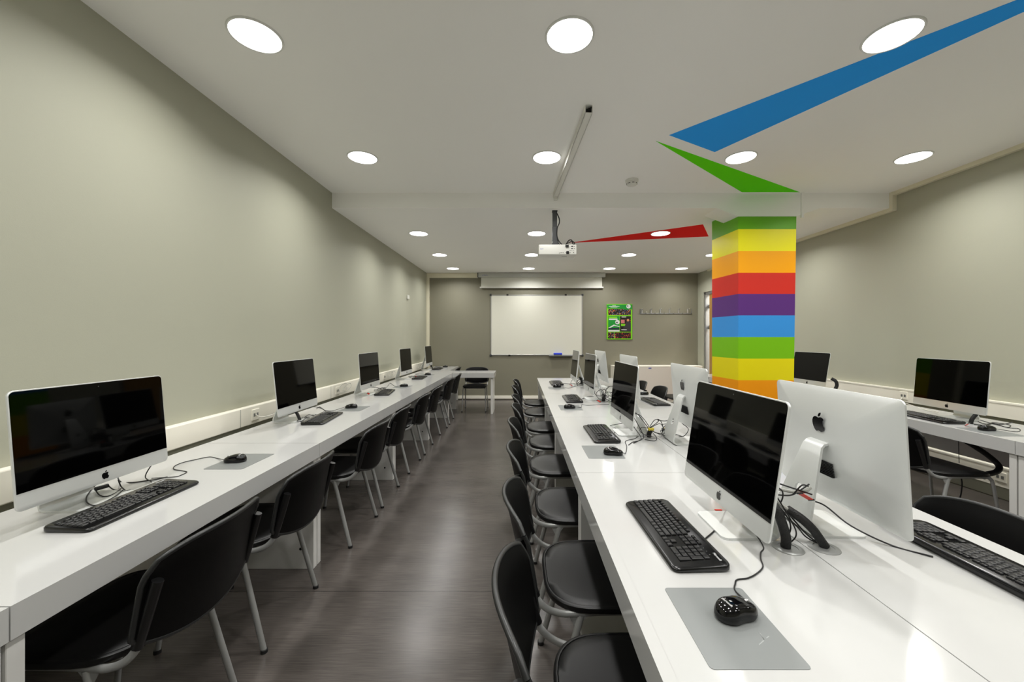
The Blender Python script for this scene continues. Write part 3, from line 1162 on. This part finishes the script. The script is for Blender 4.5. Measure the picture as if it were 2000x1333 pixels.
# ------------------------------------------------------------------ back wall things
# whiteboard
r = empty('whiteboard', (bx(1048), YB, (bz(577) + bz(694)) / 2))
w, h = (bx(1137.5) - bx(958.5)) / 2, (bz(576.5) - bz(694.5)) / 2
MB().box(-w + .01, w - .01, -.016, -.004, -h + .01, h - .01).build('writing_surface', WBOARD, r)
mb = MB()
for x0, x1, z0, z1 in ((-w, w, h - .016, h), (-w, w, -h, -h + .016), (-w, -w + .016, -h, h), (w - .016, w, -h, h)):
    mb.box(x0, x1, -.022, -.002, z0, z1, bev=.003)
mb.build('frame', SILV, r)
for sx in (-1, 1):
    for sz in (-1, 1):
        MB().box(sx * w - .022, sx * w + .022, -.026, -.001, sz * h - .022, sz * h + .022, bev=.008).build('corner_cap', DGREY, r)
for x, z in ((-.62, h), (.62, h), (-.58, -h)):
    MB().box(x - .022, x + .022, -.027, -.001, z - .014, z + .014, bev=.005).build('mounting_clip', BLACK, r)
MB().box(.26, .76, -.085, -.002, -h - .018, -h + .002, bev=.004).build('pen_tray', GREYM, r)
tag(r, 'large white magnetic whiteboard with silver frame on the back wall', 'whiteboard')
r = empty('board_eraser', (bx(1089), YB - .05, bz(694.5) + .002))
MB().box(-.088, .088, -.027, .027, .014, .052, bev=.006).build('grip', BLUEP, r)
MB().box(-.085, .085, -.025, .025, .0, .015).build('felt_pad', DGREY, r)
tag(r, 'blue board eraser standing on the whiteboard pen tray', 'eraser')

# projection screen
r = empty('projection_screen', (bx(1057.5), YB, bz(543)))
w = (bx(1181) - bx(934)) / 2
MB().box(-w, w, -.10, -.002, .0, H2 - bz(543) - .004, bev=.012, seg=3).build('screen_case', CASEM, r)
w2 = (bx(1173.5) - bx(939)) / 2
MB().box(-w2, w2, -.055, -.052, bz(562) - bz(543), .01).build('screen_cloth', SCR, r)
MB().box(-w2 - .03, w2 + .03, -.066, -.042, bz(563.8) - bz(543), bz(561) - bz(543), bev=.006).build('bottom_bar', PWHITE, r)
v, f = text_geo('projecta', .034)
mb = MB()
mb.add([(p.x - w + .155, -.1012 - p.z, p.y + .043) for p in v], f)
mb.build('lettering', BLUEL, r)
MB().box(-w - .008, -w + .012, -.10, -.002, -.002, H2 - bz(543) - .004).build('end_cap', DGREY, r)
tag(r, 'rolled up projection screen in a long white case above the whiteboard', 'projection screen')

# poster
PX0, PX1, PZ0, PZ1 = bx(1184.5), bx(1234.5), bz(663.5), bz(594.5)
r = empty('poster', (PX0, YB, PZ0))
pw, ph = PX1 - PX0, PZ1 - PZ0
GRN = mat('poster_green', (120, 200, 30), .35)
GRN2 = mat('poster_dark_green', (20, 140, 50), .35)
MB().box(0, pw, -.02, -.002, 0, ph, bev=.002, seg=1).build('board', GRN, r)


def pp(x0, z0, x1, z1, m, name, poly=None, y=-.0205):
    mb = MB()
    if poly:
        mb.prism([(a * pw, c * ph) for a, c in poly], y, y - .0006, 'y')
    else:
        mb.box(x0 * pw, x1 * pw, y - .0006, y, z0 * ph, z1 * ph)
    return mb.build(name, m, r)


def photo_mat(name, ramp, sc):
    m = bpy.data.materials.new(name)
    m.use_nodes = True
    nt = m.node_tree
    b = nt.nodes['Principled BSDF']
    b.inputs['Roughness'].default_value = .35
    tc = nt.nodes.new('ShaderNodeTexCoord')
    n = nt.nodes.new('ShaderNodeTexVoronoi')
    n.inputs['Scale'].default_value = sc
    rp = nt.nodes.new('ShaderNodeValToRGB')
    rp.color_ramp.interpolation = 'CONSTANT'
    while len(rp.color_ramp.elements) < len(ramp):
        rp.color_ramp.elements.new(.5)
    for e, (p, c) in zip(rp.color_ramp.elements, ramp):
        e.position = p
        e.color = [(v / 255) ** 2.2 for v in c] + [1]
    nt.links.new(tc.outputs['Object'], n.inputs['Vector'])
    nt.links.new(n.outputs['Color'], rp.inputs['Fac'])
    nt.links.new(rp.outputs['Color'], b.inputs['Base Color'])
    return m


CROWD = photo_mat('poster_crowd', [(0, (22, 20, 26)), (.46, (40, 36, 44)), (.56, (190, 92, 50)), (.62, (90, 110, 150)), (.68, (24, 22, 28)), (.82, (205, 170, 120))], 75)
FIRE = photo_mat('poster_stage', [(0, (16, 14, 18)), (.5, (26, 22, 26)), (.58, (180, 80, 50)), (.66, (110, 40, 36)), (.76, (20, 18, 22))], 70)
NAVY = mat('poster_navy', (26, 24, 52), .35)
DK = mat('poster_dark', (22, 20, 24), .35)
SKIN = mat('poster_skin', (196, 140, 100), .5)
pp(0, 0, 0, 0, GRN2, 'header', [(.03, .88), (.5, .875), (.75, .84), (.99, .85), (.99, .985), (.01, .985)])
pp(.06, .69, .94, .865, CROWD, 'group_photo', y=-.0203)
pp(.06, .22, .50, .66, GRN2, 'football_panel')
pp(.52, .22, .94, .66, DK, 'speaker_panel')
pp(.05, .03, .30, .20, CROWD, 'portrait_photo')
pp(.32, .03, .94, .20, FIRE, 'stage_photo')
pp(0, 0, 0, 0, TXT, 'pitch_line', [(.06, .33), (.28, .42), (.5, .37), (.5, .355), (.30, .385), (.06, .30)], y=-.0214)
pp(.06, .28, .50, .325, NAVY, 'caption_band', y=-.0214)
pp(.06, .225, .50, .265, TXT, 'caption_strip', y=-.0214)
pp(.08, .60, .40, .64, GRN, 'title_strip', y=-.0214)
pp(.09, .555, .42, .59, TXT, 'title_text', y=-.0214)
MB().lathe([(.0, -.0222), (.046 * pw / .55, -.0222), (.048 * pw / .55, -.0208)], (.42 * pw, 0, .49 * ph), 24, ax='y').build('football', TXT, r)
MB().lathe([(.0, -.0228), (.018, -.0228), (.018, -.0218)], (.40 * pw, 0, .48 * ph), 6, ax='y').build('football_patch', DK, r)
MB().lathe([(.0, -.0222), (.045, -.0222), (.046, -.0208)], (.85 * pw, 0, .935 * ph), 28, ax='y').build('emblem', TXT, r)
pp(.80, .93, .84, .96, NAVY, 'emblem_mark', y=-.0226)
pp(.72, .40, .935, .60, FIRE, 'stage_glow', y=-.0210)
pp(0, 0, 0, 0, mat('poster_jacket', (44, 42, 48), .5), 'speaker_figure', [(.62, .30), (.74, .42), (.76, .50), (.90, .52), (.94, .46), (.94, .24), (.70, .24)], y=-.0214)
MB().lathe([(.0, -.0226), (.026, -.0226), (.027, -.0215)], (.83 * pw, 0, .545 * ph), 20, ax='y').build('speaker_face', SKIN, r)
pp(.56, .46, .70, .56, mat('poster_rose', (190, 110, 110), .4), 'speaker_text', y=-.0214)
pp(.56, .38, .72, .44, GRN, 'speaker_grass', y=-.0212)
pp(.58, .625, .76, .645, TXT, 'speaker_title', y=-.0214)
pp(.57, .265, .78, .285, TXT, 'speaker_caption', y=-.0216)
for i, (a0, a1) in enumerate(((.22, .36), (.08, .50), (.15, .42))):
    pp(a0, .955 - i * .025, a1, .967 - i * .025, TXT, 'header_text_line', y=-.0214)
tag(r, 'green poster with football and people photos on the back wall', 'poster')

# coat rack
r = empty('coat_rack', (bx(1250), YB, bz(614)))
w = bx(1351) - bx(1250)
MB().box(0, w, -.012, -.002, .0, .022, bev=.003).build('rail', GREYM, r)
MB().box(0, .012, -.012, -.002, 0, .115).build('end_bracket', GREYM, r)
MB().box(w - .012, w, -.012, -.002, 0, .115).build('end_bracket', GREYM, r)
for k in range(6):
    xh = .04 + k * (w - .13) / 5
    MB().tube(spline([(xh, -.012, .10), (xh, -.05, .085), (xh, -.07, .11), (xh, -.06, .125)], 4), .005, 8).build('upper_hook', CHROME, r, smooth=50)
    MB().box(xh - .012, xh + .012, -.012, -.002, .02, .11).build('hook_plate', SILV, r)
    xh += .075
    MB().tube(spline([(xh, -.012, .02), (xh, -.045, .005), (xh, -.06, .03), (xh, -.05, .045)], 4), .005, 8).build('lower_hook', CHROME, r, smooth=50)
tag(r, 'long metal coat rack with two rows of hooks on the back wall', 'coat rack')

# low cabinet
cx0, cx1, cyf, cz1 = 1.93, 3.74, 8.03, .742
r = empty('low_cabinet', ((cx0 + cx1) / 2, (cyf + YB) / 2, 0))
w, dd = (cx1 - cx0) / 2, (YB - cyf) / 2 - .002
WARM = mat('warm_white_panel', (222, 214, 204), .4)
MB().box(-w, w, -dd + .012, dd, .0, cz1 - .02).build('carcass', CREAM, r)
MB().box(-w - .003, w, -dd, dd, cz1 - .022, cz1, bev=.003).build('top_board', CREAM, r)
MB().box(-w + .01, w - .01, -dd - .002, -dd + .012, .04, cz1 - .024, bev=.002).build('front_panel', WARM, r)
MB().box(-w + .70, -w + .76, -dd - .004, -dd - .002, cz1 - .055, cz1 - .038).build('blue_sticker', BLUEL, r)
tag(r, 'low white cabinet with tiny blue sticker against the back wall', 'cabinet')

# small wall bracket on the left wall
r = MB().box(0, .03, -.035, .035, -.035, .035, bev=.006).build('wall_switch', PWHITE, loc=(XL + .001, 6.9, 2.04))
tag(r, 'tiny white box high on the left wall near the corner', 'switch')

# ------------------------------------------------------------------ ceiling things
# smoke detector
r = empty('smoke_detector', (1.083, 3.80, H1))
MB().lathe([(.0, 0), (.062, 0), (.062, -.018), (.058, -.024), (.0, -.024)], n=32).build('base', PWHITE, r, smooth=40)
MB().lathe([(.050, -.022), (.052, -.034), (.044, -.052), (.02, -.060), (.0, -.061)], n=32).build('sensor_head', PWHITE, r, smooth=50)
mb = MB()
for k in range(8):
    a = k * PI / 4
    mb.tube([(.050 * math.cos(a - .22), .050 * math.sin(a - .22), -.040), (.0505 * math.cos(a), .0505 * math.sin(a), -.040), (.050 * math.cos(a + .22), .050 * math.sin(a + .22), -.040)], .0028, 6)
mb.build('vent_slot', BLACK, r)
tag(r, 'white round smoke detector on the ceiling before the step', 'smoke detector')

# raceway
p0, p1 = Vector((.452, 2.575, H1)), Vector((.372, YS, H1))
r = empty('cable_raceway', p0, math.atan2((p1 - p0).y, (p1 - p0).x))
Lr = (p1 - p0).length
mb = MB()
for a, c, z0, z1 in ((-.024, -.0215, -.05, 0), (.0215, .024, -.05, 0), (-.024, .024, -.05, -.0475)):
    mb.box(0, Lr, a, c, z0, z1)
mb.box(.06, Lr, -.022, .022, -.048, -.001)
mb.build('channel', PWHITE, r)
mb = MB()
for k in range(4):
    mb.tube(spline([(.0 + .012 * k, -.015 + .01 * k, -.012), (.05, -.014 + .009 * k, -.035), (.12, -.01 + .007 * k, -.02)], 4), .005, 8)
mb.build('cable_end', CABLE, r, smooth=50)
MB().box(Lr - .03, Lr - .002, -.02, .02, -.085, -.045, bev=.006).build('end_elbow', PWHITE, r)
tag(r, 'white square cable raceway running along the ceiling to the step', 'cable raceway')

# projector with ceiling mount
yb = 4.06
r = empty('projector_mount', (.375, 4.24, H2))
MB().box(-.03, .027, -.03, .03, -.01, 0, bev=.002).build('ceiling_plate', DGREY, r)
MB().box(-.026, .022, -.022, .022, -.30, -.004, bev=.003).build('pole', DGREY, r)
MB().box(-.028, .024, -.024, .024, -.33, -.17, bev=.003).build('pole_sleeve', DGREY, r)
MB().lathe([(.0, -.045), (.032, -.045), (.036, -.03), (.036, .03), (.032, .045), (0, .045)], (0, 0, -.362), 20, ax='y').build('swivel_joint', DGREY, r, smooth=40)
mb = MB()
mb.box(-.075, .055, -.05, .05, -.405, -.387)
mb.box(-.085, -.05, -.012, .012, -.40, -.375)
mb.build('mount_arm', BLACK, r)
mb = MB()
mb.tube(spline([(.02, -.02, -.03), (.045, -.025, -.09), (.045, -.025, -.14), (.024, -.025, -.19), (.022, -.025, -.28), (.05, -.03, -.345), (.10, -.05, -.385), (.14, -.08, -.34), (.165, -.12, -.345), (.175, -.15, -.39), (.18, -.185, -.405)], 6), .006, 8)
mb.tube(spline([(.02, -.02, -.28), (.035, -.03, -.35), (.07, -.05, -.395), (.12, -.09, -.375), (.17, -.13, -.36), (.19, -.17, -.39), (.185, -.188, -.43)], 6), .005, 8)
mb.build('cable', CABLE, r, smooth=50)
tag(r, 'dark grey projector pole hanging from the lower ceiling with looping cables', 'projector mount')
PZ = CAMZ + (659 - 497.5) / F * 4.05
r = empty('projector', (.388, 4.19, PZ))
w = .197
MB().box(-w, w, -.14, .14, 0, .106, bev=.008, seg=3).build('housing', PWHITE, r, smooth=40)
mb = MB()
for a, c, sw, sh in ((.10, .02, .008, .006), (.085, .02, .006, .006), (.035, .018, .012, .006), (.055, .018, .009, .007), (.018, .015, .009, .005), (.095, .066, .005, .005), (.15, .085, .020, .008), (.148, .062, .020, .007), (.172, .062, .006, .006), (.128, .04, .006, .007), (.146, .04, .004, .006), (.128, .02, .006, .007), (.165, .02, .008, .008), (.165, .04, .004, .005)):
    mb.box(a - sw / 2, a + sw / 2, -.1425, -.139, c - sh / 2, c + sh / 2)
mb.build('connector', BLACK, r)
MB().box(.088, .115, -.158, -.139, .004, .032, bev=.003).build('plug', CABLE, r)
MB().box(.078, .112, -.158, -.139, .078, .098, bev=.003).build('plug', CABLE, r)
MB().box(.05, .105, -.05, -.042, -.002, .001).build('bottom_label', DGREY, r)
v, f = text_geo('ACT', .018)
mb = MB()
mb.add([(p.x - .165, -.1404 - p.z, p.y + .058) for p in v], f)
mb.build('lettering', BLUEL, r)
MB().lathe([(.0, .135), (.035, .135), (.038, .15), (.03, .155), (.0, .152)], (-.09, 0, .055), 24, ax='y').build('lens', GLASS, r, smooth=40)
tag(r, 'white projector with blue lettering hanging from the ceiling mount', 'projector')


# ------------------------------------------------------------------ cable clutter
def grommet(x, y, lab):
    r = MB().lathe([(.0, .0012), (.026, .0012), (.0265, .003), (.036, .0036), (.0405, .0015), (.041, .0)], n=32).build('cable_grommet', GROM, smooth=40, loc=(x, y, DESK))
    tag(r, lab, 'grommet', 'grey cable grommets in the middle table')


grommet(.786, 1.150, 'round grey grommet behind the large near screen')
grommet(.893, 1.152, 'round grey grommet at the foot of the large computer seen from behind')
grommet(.803, 2.425, 'round grey grommet with black sleeve behind the second aisle-side computer')
grommet(.900, 2.430, 'round grey grommet with yellow tie behind the second aisle-side computer')
grommet(.80, 3.79, 'round grey grommet in the middle table beside the third computers')


def wires(name, loc, lists, lab, cat='cables', tagp=None, tie=None, sleeve=None, sr=.012, kind=None):
    r = empty(name, loc)
    for i, (pts, rad, m) in enumerate(lists):
        child_world(r, wire(pts, rad), 'wire', m)
    if sleeve:
        child_world(r, MB().tube(spline(sleeve, 6), sr, 14), 'sleeve', SLEEVE)
    if tagp:
        x, y, z, a = tagp
        mb = MB().box(-.018, .018, -.0012, .0012, -.009, .009, bev=.0008, seg=1)
        M = Matrix.Translation((x, y, z)) @ Matrix.Rotation(a, 4, 'Z') @ Matrix.Rotation(R(30), 4, 'Y') @ Matrix.Rotation(R(62), 4, 'X')
        mb.v = [tuple(M @ Vector(p)) for p in mb.v]
        child_world(r, mb, 'red_tag', REDTAG)
        mb = MB().box(-.022, -.0182, -.0016, .0016, -.010, .010)
        mb.box(.0182, .022, -.0016, .0016, -.010, .010)
        mb.v = [tuple(M @ Vector(p)) for p in mb.v]
        child_world(r, mb, 'tag_end', CABLE)
    if tie:
        x, y, z = tie
        mb = MB()
        for k in range(5):
            a = k * 1.25
            mb.tube(spline([(x + .014 * math.cos(a + t) * (1 + .2 * k / 5), y + .014 * math.sin(a + t), z + .006 * math.sin(2 * t + a)) for t in (0, 1.2, 2.4, 3.6, 4.8, 6.0)], 4), .004, 6)
        child_world(r, mb, 'yellow_tie', YEL)
    tag(r, lab, cat, 'desk cable bundles')
    return r


V = Vector
# near pair C1/D1
wires('cable_bundle', (.786, 1.15, DESK), [
    ([(.774, 1.165, .716), (.80, 1.16, .76), (.795, 1.17, .80), (.76, 1.20, .85)], .0022, CABLE),
    ([(.79, 1.16, .716), (.81, 1.15, .75), (.80, 1.155, .79), (.77, 1.20, .87)], .002, CABLE)],
    'vertical black cable sleeve rising from the grommet behind the near screen',
    sleeve=[(.781, 1.152, .716), (.781, 1.152, .745), (.772, 1.156, .785), (.758, 1.165, .825), (.735, 1.215, .87)], sr=.0135)
wires('cable_bundle', (.893, 1.152, DESK), [
    ([(.900, 1.155, .716), (.865, 1.16, .735), (.845, 1.17, .755), (.82, 1.19, .79), (.77, 1.22, .85)], .0022, CABLE),
    ([(.895, 1.16, .716), (.855, 1.17, .735), (.83, 1.175, .765), (.80, 1.20, .80), (.75, 1.25, .87)], .002, CABLE),
    ([(.808, 1.185, .812), (.78, 1.20, .832), (.745, 1.23, .855)], .006, GCABLE)],
    'slanting black cable sleeve leaning from the second grommet', sleeve=[(.898, 1.154, .716), (.885, 1.155, .735), (.865, 1.16, .765), (.84, 1.17, .79), (.808, 1.185, .812)], sr=.013)
wires('cable_bundle', (.80, 1.25, DESK + .1), [
    ([(.77, 1.26, .84), (.80, 1.25, .852), (.85, 1.225, .850), (.885, 1.22, .852), (.91, 1.23, .86)], .0055, GCABLE),
    ([(.76, 1.26, .83), (.80, 1.24, .835), (.84, 1.22, .84), (.87, 1.22, .855), (.90, 1.22, .875)], .0024, CABLE),
    ([(.76, 1.27, .86), (.79, 1.25, .875), (.85, 1.22, .862), (.885, 1.21, .852), (.895, 1.20, .85)], .0024, CABLE),
    ([(.77, 1.24, .84), (.785, 1.22, .80), (.80, 1.20, .83), (.80, 1.20, .865), (.775, 1.24, .87)], .0022, CABLE),
    ([(.85, 1.22, .842), (.87, 1.21, .875), (.89, 1.21, .872)], .0022, CABLE),
    ([(.95, 1.28, .80), (.99, 1.27, .785), (1.03, 1.22, .745), (1.10, 1.16, .716), (1.16, 1.10, .716)], .0024, CABLE)],
    'grey and black wires with a red tag passing through the large computer stand hole', tagp=(.878, 1.205, .842, R(0)))
tg = MB().box(-.012, .012, -.004, .004, 0, .003).build('cable_tag', REDTAG, loc=on_desk(1403, 997.5))
tag(tg, 'tiny red cable tag lying under the near screen', 'tag')

# second pair C2 / D2
c2 = (.803, 2.425)
loops = []


def loop3(cx, cy, cz, rx, rz, a0, a1, tilt=0, n=7, yv=.03):
    return [(cx + rx * math.cos(a0 + (a1 - a0) * k / (n - 1)), cy + yv * math.sin(3 * k + tilt), cz + rz * math.sin(a0 + (a1 - a0) * k / (n - 1))) for k in range(n)]


wires('cable_bundle', (c2[0], c2[1], DESK), [
    ([(.66, 2.44, .88), (.72, 2.42, .86), (.77, 2.42, .80), (.80, 2.425, .76)], .0022, CABLE),
    ([(.68, 2.43, .86), (.74, 2.42, .85), (.79, 2.42, .79), (.80, 2.42, .75)], .002, CABLE),
    ([(.69, 2.42, .86), (.72, 2.40, .80), (.75, 2.38, .73), (.72, 2.35, .716), (.66, 2.28, .716)], .0025, CABLE),
    ([(.66, 2.44, .85), (.70, 2.41, .78), (.73, 2.36, .72), (.66, 2.30, .716), (.62, 2.24, .716)], .0022, CABLE),
    ([(.80, 2.42, .78), (.83, 2.42, .82), (.855, 2.41, .825), (.84, 2.42, .80), (.80, 2.43, .77)], .0022, CABLE),
    ([(.80, 2.42, .77), (.86, 2.41, .80), (.885, 2.40, .76), (.86, 2.38, .74), (.80, 2.40, .76)], .0022, CABLE),
    ([(.79, 2.42, .77), (.75, 2.42, .775), (.735, 2.40, .755), (.77, 2.38, .735), (.80, 2.38, .73)], .002, CABLE),
    ([(.80, 2.43, .77), (.84, 2.44, .74), (.90, 2.46, .725), (.96, 2.44, .728), (1.0, 2.42, .72)], .0022, CABLE),
    ([(.80, 2.42, .76), (.82, 2.36, .73), (.80, 2.33, .716), (.75, 2.36, .716)], .002, CABLE)],
    'looping black wires with yellow tie behind the second aisle-side computer', tie=(.808, 2.42, .765),
    sleeve=[(.797, 2.425, .716), (.798, 2.424, .735), (.806, 2.421, .76)], sr=.014)
wires('cable_bundle', (.90, 2.43, DESK), [
    ([(.89, 2.43, .77), (.87, 2.43, .815), (.85, 2.42, .82), (.90, 2.42, .815), (.96, 2.42, .835)], .0022, CABLE),
    ([(.895, 2.43, .765), (.88, 2.43, .79), (.92, 2.42, .80), (.97, 2.41, .83)], .0022, CABLE),
    ([(.89, 2.42, .78), (.93, 2.41, .82), (.965, 2.40, .84)], .0022, CABLE),
    ([(.89, 2.42, .755), (.86, 2.40, .76), (.87, 2.38, .735), (.90, 2.38, .735)], .002, CABLE),
    ([(1.0, 2.42, .80), (1.03, 2.40, .77), (1.0, 2.38, .735), (.96, 2.37, .73)], .0022, CABLE)],
    'black cable stub with yellow tie beside the second computer seen from behind', tie=(.905, 2.42, .765),
    sleeve=[(.910, 2.43, .716), (.900, 2.43, .735), (.892, 2.425, .768)], sr=.017)
# third pair C3 / D3 : tall loops
ls = []
rnd = random.Random(3)
for k in range(9):
    cxx = .80 + rnd.uniform(-.06, .10)
    cz = .775 + rnd.uniform(-.02, .045)
    ls.append((loop3(cxx, 3.72 + rnd.uniform(-.05, .05), cz, rnd.uniform(.03, .075), rnd.uniform(.03, .06), rnd.uniform(0, 3), rnd.uniform(6, 9), k), .0024, CABLE))
wires('cable_bundle', (.80, 3.76, DESK), ls, 'tall tangle of looped wires around a black strap beside the third computers',
      tagp=(.735, 3.66, .735, R(20)), sleeve=[(.80, 3.77, .716), (.805, 3.765, .75), (.812, 3.76, .782)], sr=.016)
ls = []
for k in range(6):
    ls.append((loop3(.79 + rnd.uniform(-.08, .06), 5.0 + rnd.uniform(-.08, .08), .755 + rnd.uniform(-.025, .05), rnd.uniform(.03, .07), rnd.uniform(.015, .05), rnd.uniform(0, 3), rnd.uniform(5, 8), k), .0026, CABLE))
wires('cable_bundle', (.80, 5.05, DESK), ls, 'dark wires hanging behind the farthest screen of the middle table',
      tagp=(.64, 4.92, .73, R(0)), sleeve=[(.80, 5.12, .716), (.80, 5.11, .77), (.77, 5.08, .81)], sr=.015)
# left row clutter
wires('cable_bundle', (-1.6, 1.5, DESK), [
    ([V(on_desk(210, 950)) + V((0, 0, .03)), V(on_desk(190, 955)) + V((0, 0, .02)), V(on_desk(172, 966, .725)), V(on_desk(169, 980, .725)), V(on_desk(182, 988, .725)), V(on_desk(200, 983, .725)), V(on_desk(225, 970, .725)), V(on_desk(240, 958, .72))], .0022, CABLE),
    ([V(on_desk(186, 957, .73)), V(on_desk(195, 968, .725)), V(on_desk(210, 970, .722)), V(on_desk(228, 962, .72)), V(on_desk(236, 955, .72))], .0022, CABLE),
    ([V(on_desk(210, 948, .735)), V(on_desk(222, 957, .72)), V(on_desk(240, 960, .72)), V(on_desk(255, 958, .72))], .0022, CABLE),
    ([V(on_desk(231, 938, .76)), V(on_desk(236, 950, .73)), V(on_desk(244, 958, .72))], .0022, CABLE),
    ([V((-1.60, 1.72, .80)), V(on_desk(284, 930, .73)), V(on_desk(296, 942, .718))], .0022, CABLE)],
    'thin black wires lying on the stand of the nearest left computer',
    sleeve=[V(on_desk(186, 956, .735)), V(on_desk(197, 953, .735)), V(on_desk(211, 949, .735))], sr=.008)
for (cx_, cy_, tagm, lab, n_) in ((-1.60, 3.02, None, 'squiggle of wires beside the second left-wall computer', 6),
                                 (-1.62, 4.55, (-1.60, 4.13, .738, R(80)), 'wires with a red tag beside the third left-wall computer', 5),
                                 (-1.66, 6.05, (-1.58, 5.95, .735, R(30)), 'wires with a red tag beside the fourth left-wall computer', 6),
                                 (-1.68, 7.75, None, 'dark wires beside the last left-wall computer', 5)):
    ls = []
    for k in range(n_):
        c = (cx_ + rnd.uniform(-.05, .05), cy_ + rnd.uniform(-.1, .12))
        ra, rb = rnd.uniform(.02, .06), rnd.uniform(.04, .14)
        a0 = rnd.uniform(0, 6)
        ls.append(([(c[0] + ra * math.cos(a0 + t * .9), c[1] + rb * math.sin(a0 + t * .9), .717 + .012 * abs(math.sin(t * 1.7 + k))) for t in range(8)], .0023, CABLE if k % 2 == 0 else GCABLE))
    slv = [(cx_ - .03, cy_ - .12, .716), (cx_ - .045, cy_ - .125, .76), (cx_ - .06, cy_ - .13, .79)] if tagm is None else None
    wires('cable_bundle', (cx_, cy_, DESK), ls, lab, tagp=tagm, sleeve=slv, sr=.011)
# white power leads behind the left computers
for i, (y, lab) in enumerate(((4.12, 'pale looped power lead between the wall trunking and the third left computer'), (5.60, 'pale looped power lead beside the stand of the fourth left computer'), (7.25, 'pale looped power lead beside the last left computer'))):
    ls = []
    for k in range(2):
        ls.append(([(-1.86 + .03 * k + .035 * math.cos(t * .95 + k), y + .06 * math.sin(t * .95 + k) + .02 * k, .80 + .04 * math.sin(t * .9 + k * 1.3)) for t in range(8)], .0019, GCABLE))
    ls.append(([(-1.93, y + .15, .765), (-1.88, y + .08, .76), (-1.86, y, .78)], .003, WCABLE))
    wires('power_lead', (-1.86, y, DESK), ls, lab, cat='power lead')
wires('power_lead', (-1.93, 2.87, .76), [([(-1.94, 2.87, .766), (-1.90, 2.88, .745), (-1.86, 2.95, .752), (-1.84, 3.05, .775), (-1.80, 3.12, .79)], .0035, WCABLE)],
      'white power lead plugged into the left trunking behind the second computer', cat='power lead')
# right row
wires('cable_bundle', (3.2, 2.70, DESK), [
    (dpath([(1906, 820), (1915, 826), (1930, 829), (1937, 826), (1950, 827), (1966, 829), (1974, 832), (1968, 835), (1950, 831), (1938, 827)]), .0023, CABLE),
    (dpath([(1908, 819), (1925, 824), (1942, 829), (1960, 829), (1978, 825)]), .0022, CABLE),
    (dpath([(1903, 830), (1918, 831), (1932, 830), (1937, 826)]), .0022, CABLE)],
    'black wires and black connector at the foot of the right-hand computer', sleeve=[(3.22, 2.80, .716), (3.22, 2.79, .75), (3.24, 2.78, .79)], sr=.012,
    tagp=(3.10, 2.715, .728, R(60)))
wires('power_lead', (3.8, 3.98, .74), [([(3.885, 3.98, .725), (3.86, 3.97, .705), (3.75, 3.85, .70), (3.6, 3.6, .705), (3.45, 3.35, .716), (3.36, 3.15, .73)], .0035, WCABLE)],
      'white power lead draped from the right wall socket to the computer', cat='power lead')
wires('cable_bundle', (3.42, 4.25, DESK), [
    ([(3.35, 4.33, .72), (3.30, 4.40, .735), (3.22, 4.5, .745), (3.15, 4.5, .73)], .0024, CABLE),
    ([(3.36, 4.28, .72), (3.28, 4.35, .74), (3.2, 4.42, .72), (3.3, 4.3, .718)], .0024, CABLE),
    ([(3.40, 4.2, .72), (3.46, 4.1, .725), (3.50, 4.0, .72)], .0024, GCABLE)],
    'thick black hose and red tag behind the computer by the pillar', tagp=(3.44, 4.23, .745, R(90)),
    sleeve=[(3.42, 4.26, .716), (3.425, 4.26, .76), (3.44, 4.255, .81), (3.43, 4.26, .855), (3.40, 4.28, .88)], sr=.017)
r = wires('cable_bundle', (3.05, 2.75, .3), [
    ([(3.0, 2.70, .44), (3.02, 2.68, .36), (3.03, 2.69, .27), (3.03, 2.70, .22)], .004, CABLE),
    ([(3.30, 2.95, .63), (3.28, 2.93, .50), (3.25, 2.90, .40)], .002, CABLE)],
    'thick black hose hanging under the right wall desk', sleeve=[(3.16, 2.83, .64), (3.17, 2.80, .60), (3.22, 2.78, .56), (3.25, 2.72, .51), (3.25, 2.66, .46), (3.20, 2.63, .43), (3.12, 2.62, .415)], sr=.017)
wires('cable_bundle', (-1.83, 1.5, .2), [([(-1.92, 1.55, .2), (-1.85, 1.54, .3), (-1.82, 1.5, .45)], .003, CABLE)],
      'black strap and wire under the nearest left desk', sleeve=[(-1.84, 1.46, .62), (-1.83, 1.47, .48), (-1.86, 1.50, .35)], sr=.016)

# ------------------------------------------------------------------ camera + view
cam = bpy.data.cameras.new('camera')
cam.sensor_fit = 'HORIZONTAL'
cam.sensor_width = 36
cam.lens = 36 * F / 2000
cam.shift_x = -16 / 2000
cam.shift_y = -7.5 / 2000
cam.clip_start = .02
co = bpy.data.objects.new('camera', cam)
col.objects.link(co)
co.location = (0, 0, CAMZ)
co.rotation_euler = (PI / 2, 0, 0)
scene.camera = co

w = bpy.data.worlds.new('world')
scene.world = w
w.use_nodes = True
w.node_tree.nodes['Background'].inputs['Color'].default_value = (.8, .8, .8, 1)
w.node_tree.nodes['Background'].inputs['Strength'].default_value = .3
scene.view_settings.view_transform = 'Standard'
scene.view_settings.look = 'None'
scene.view_settings.exposure = 0
scene.cycles.max_bounces = 10
scene.cycles.diffuse_bounces = 6
scene.cycles.use_denoising = True
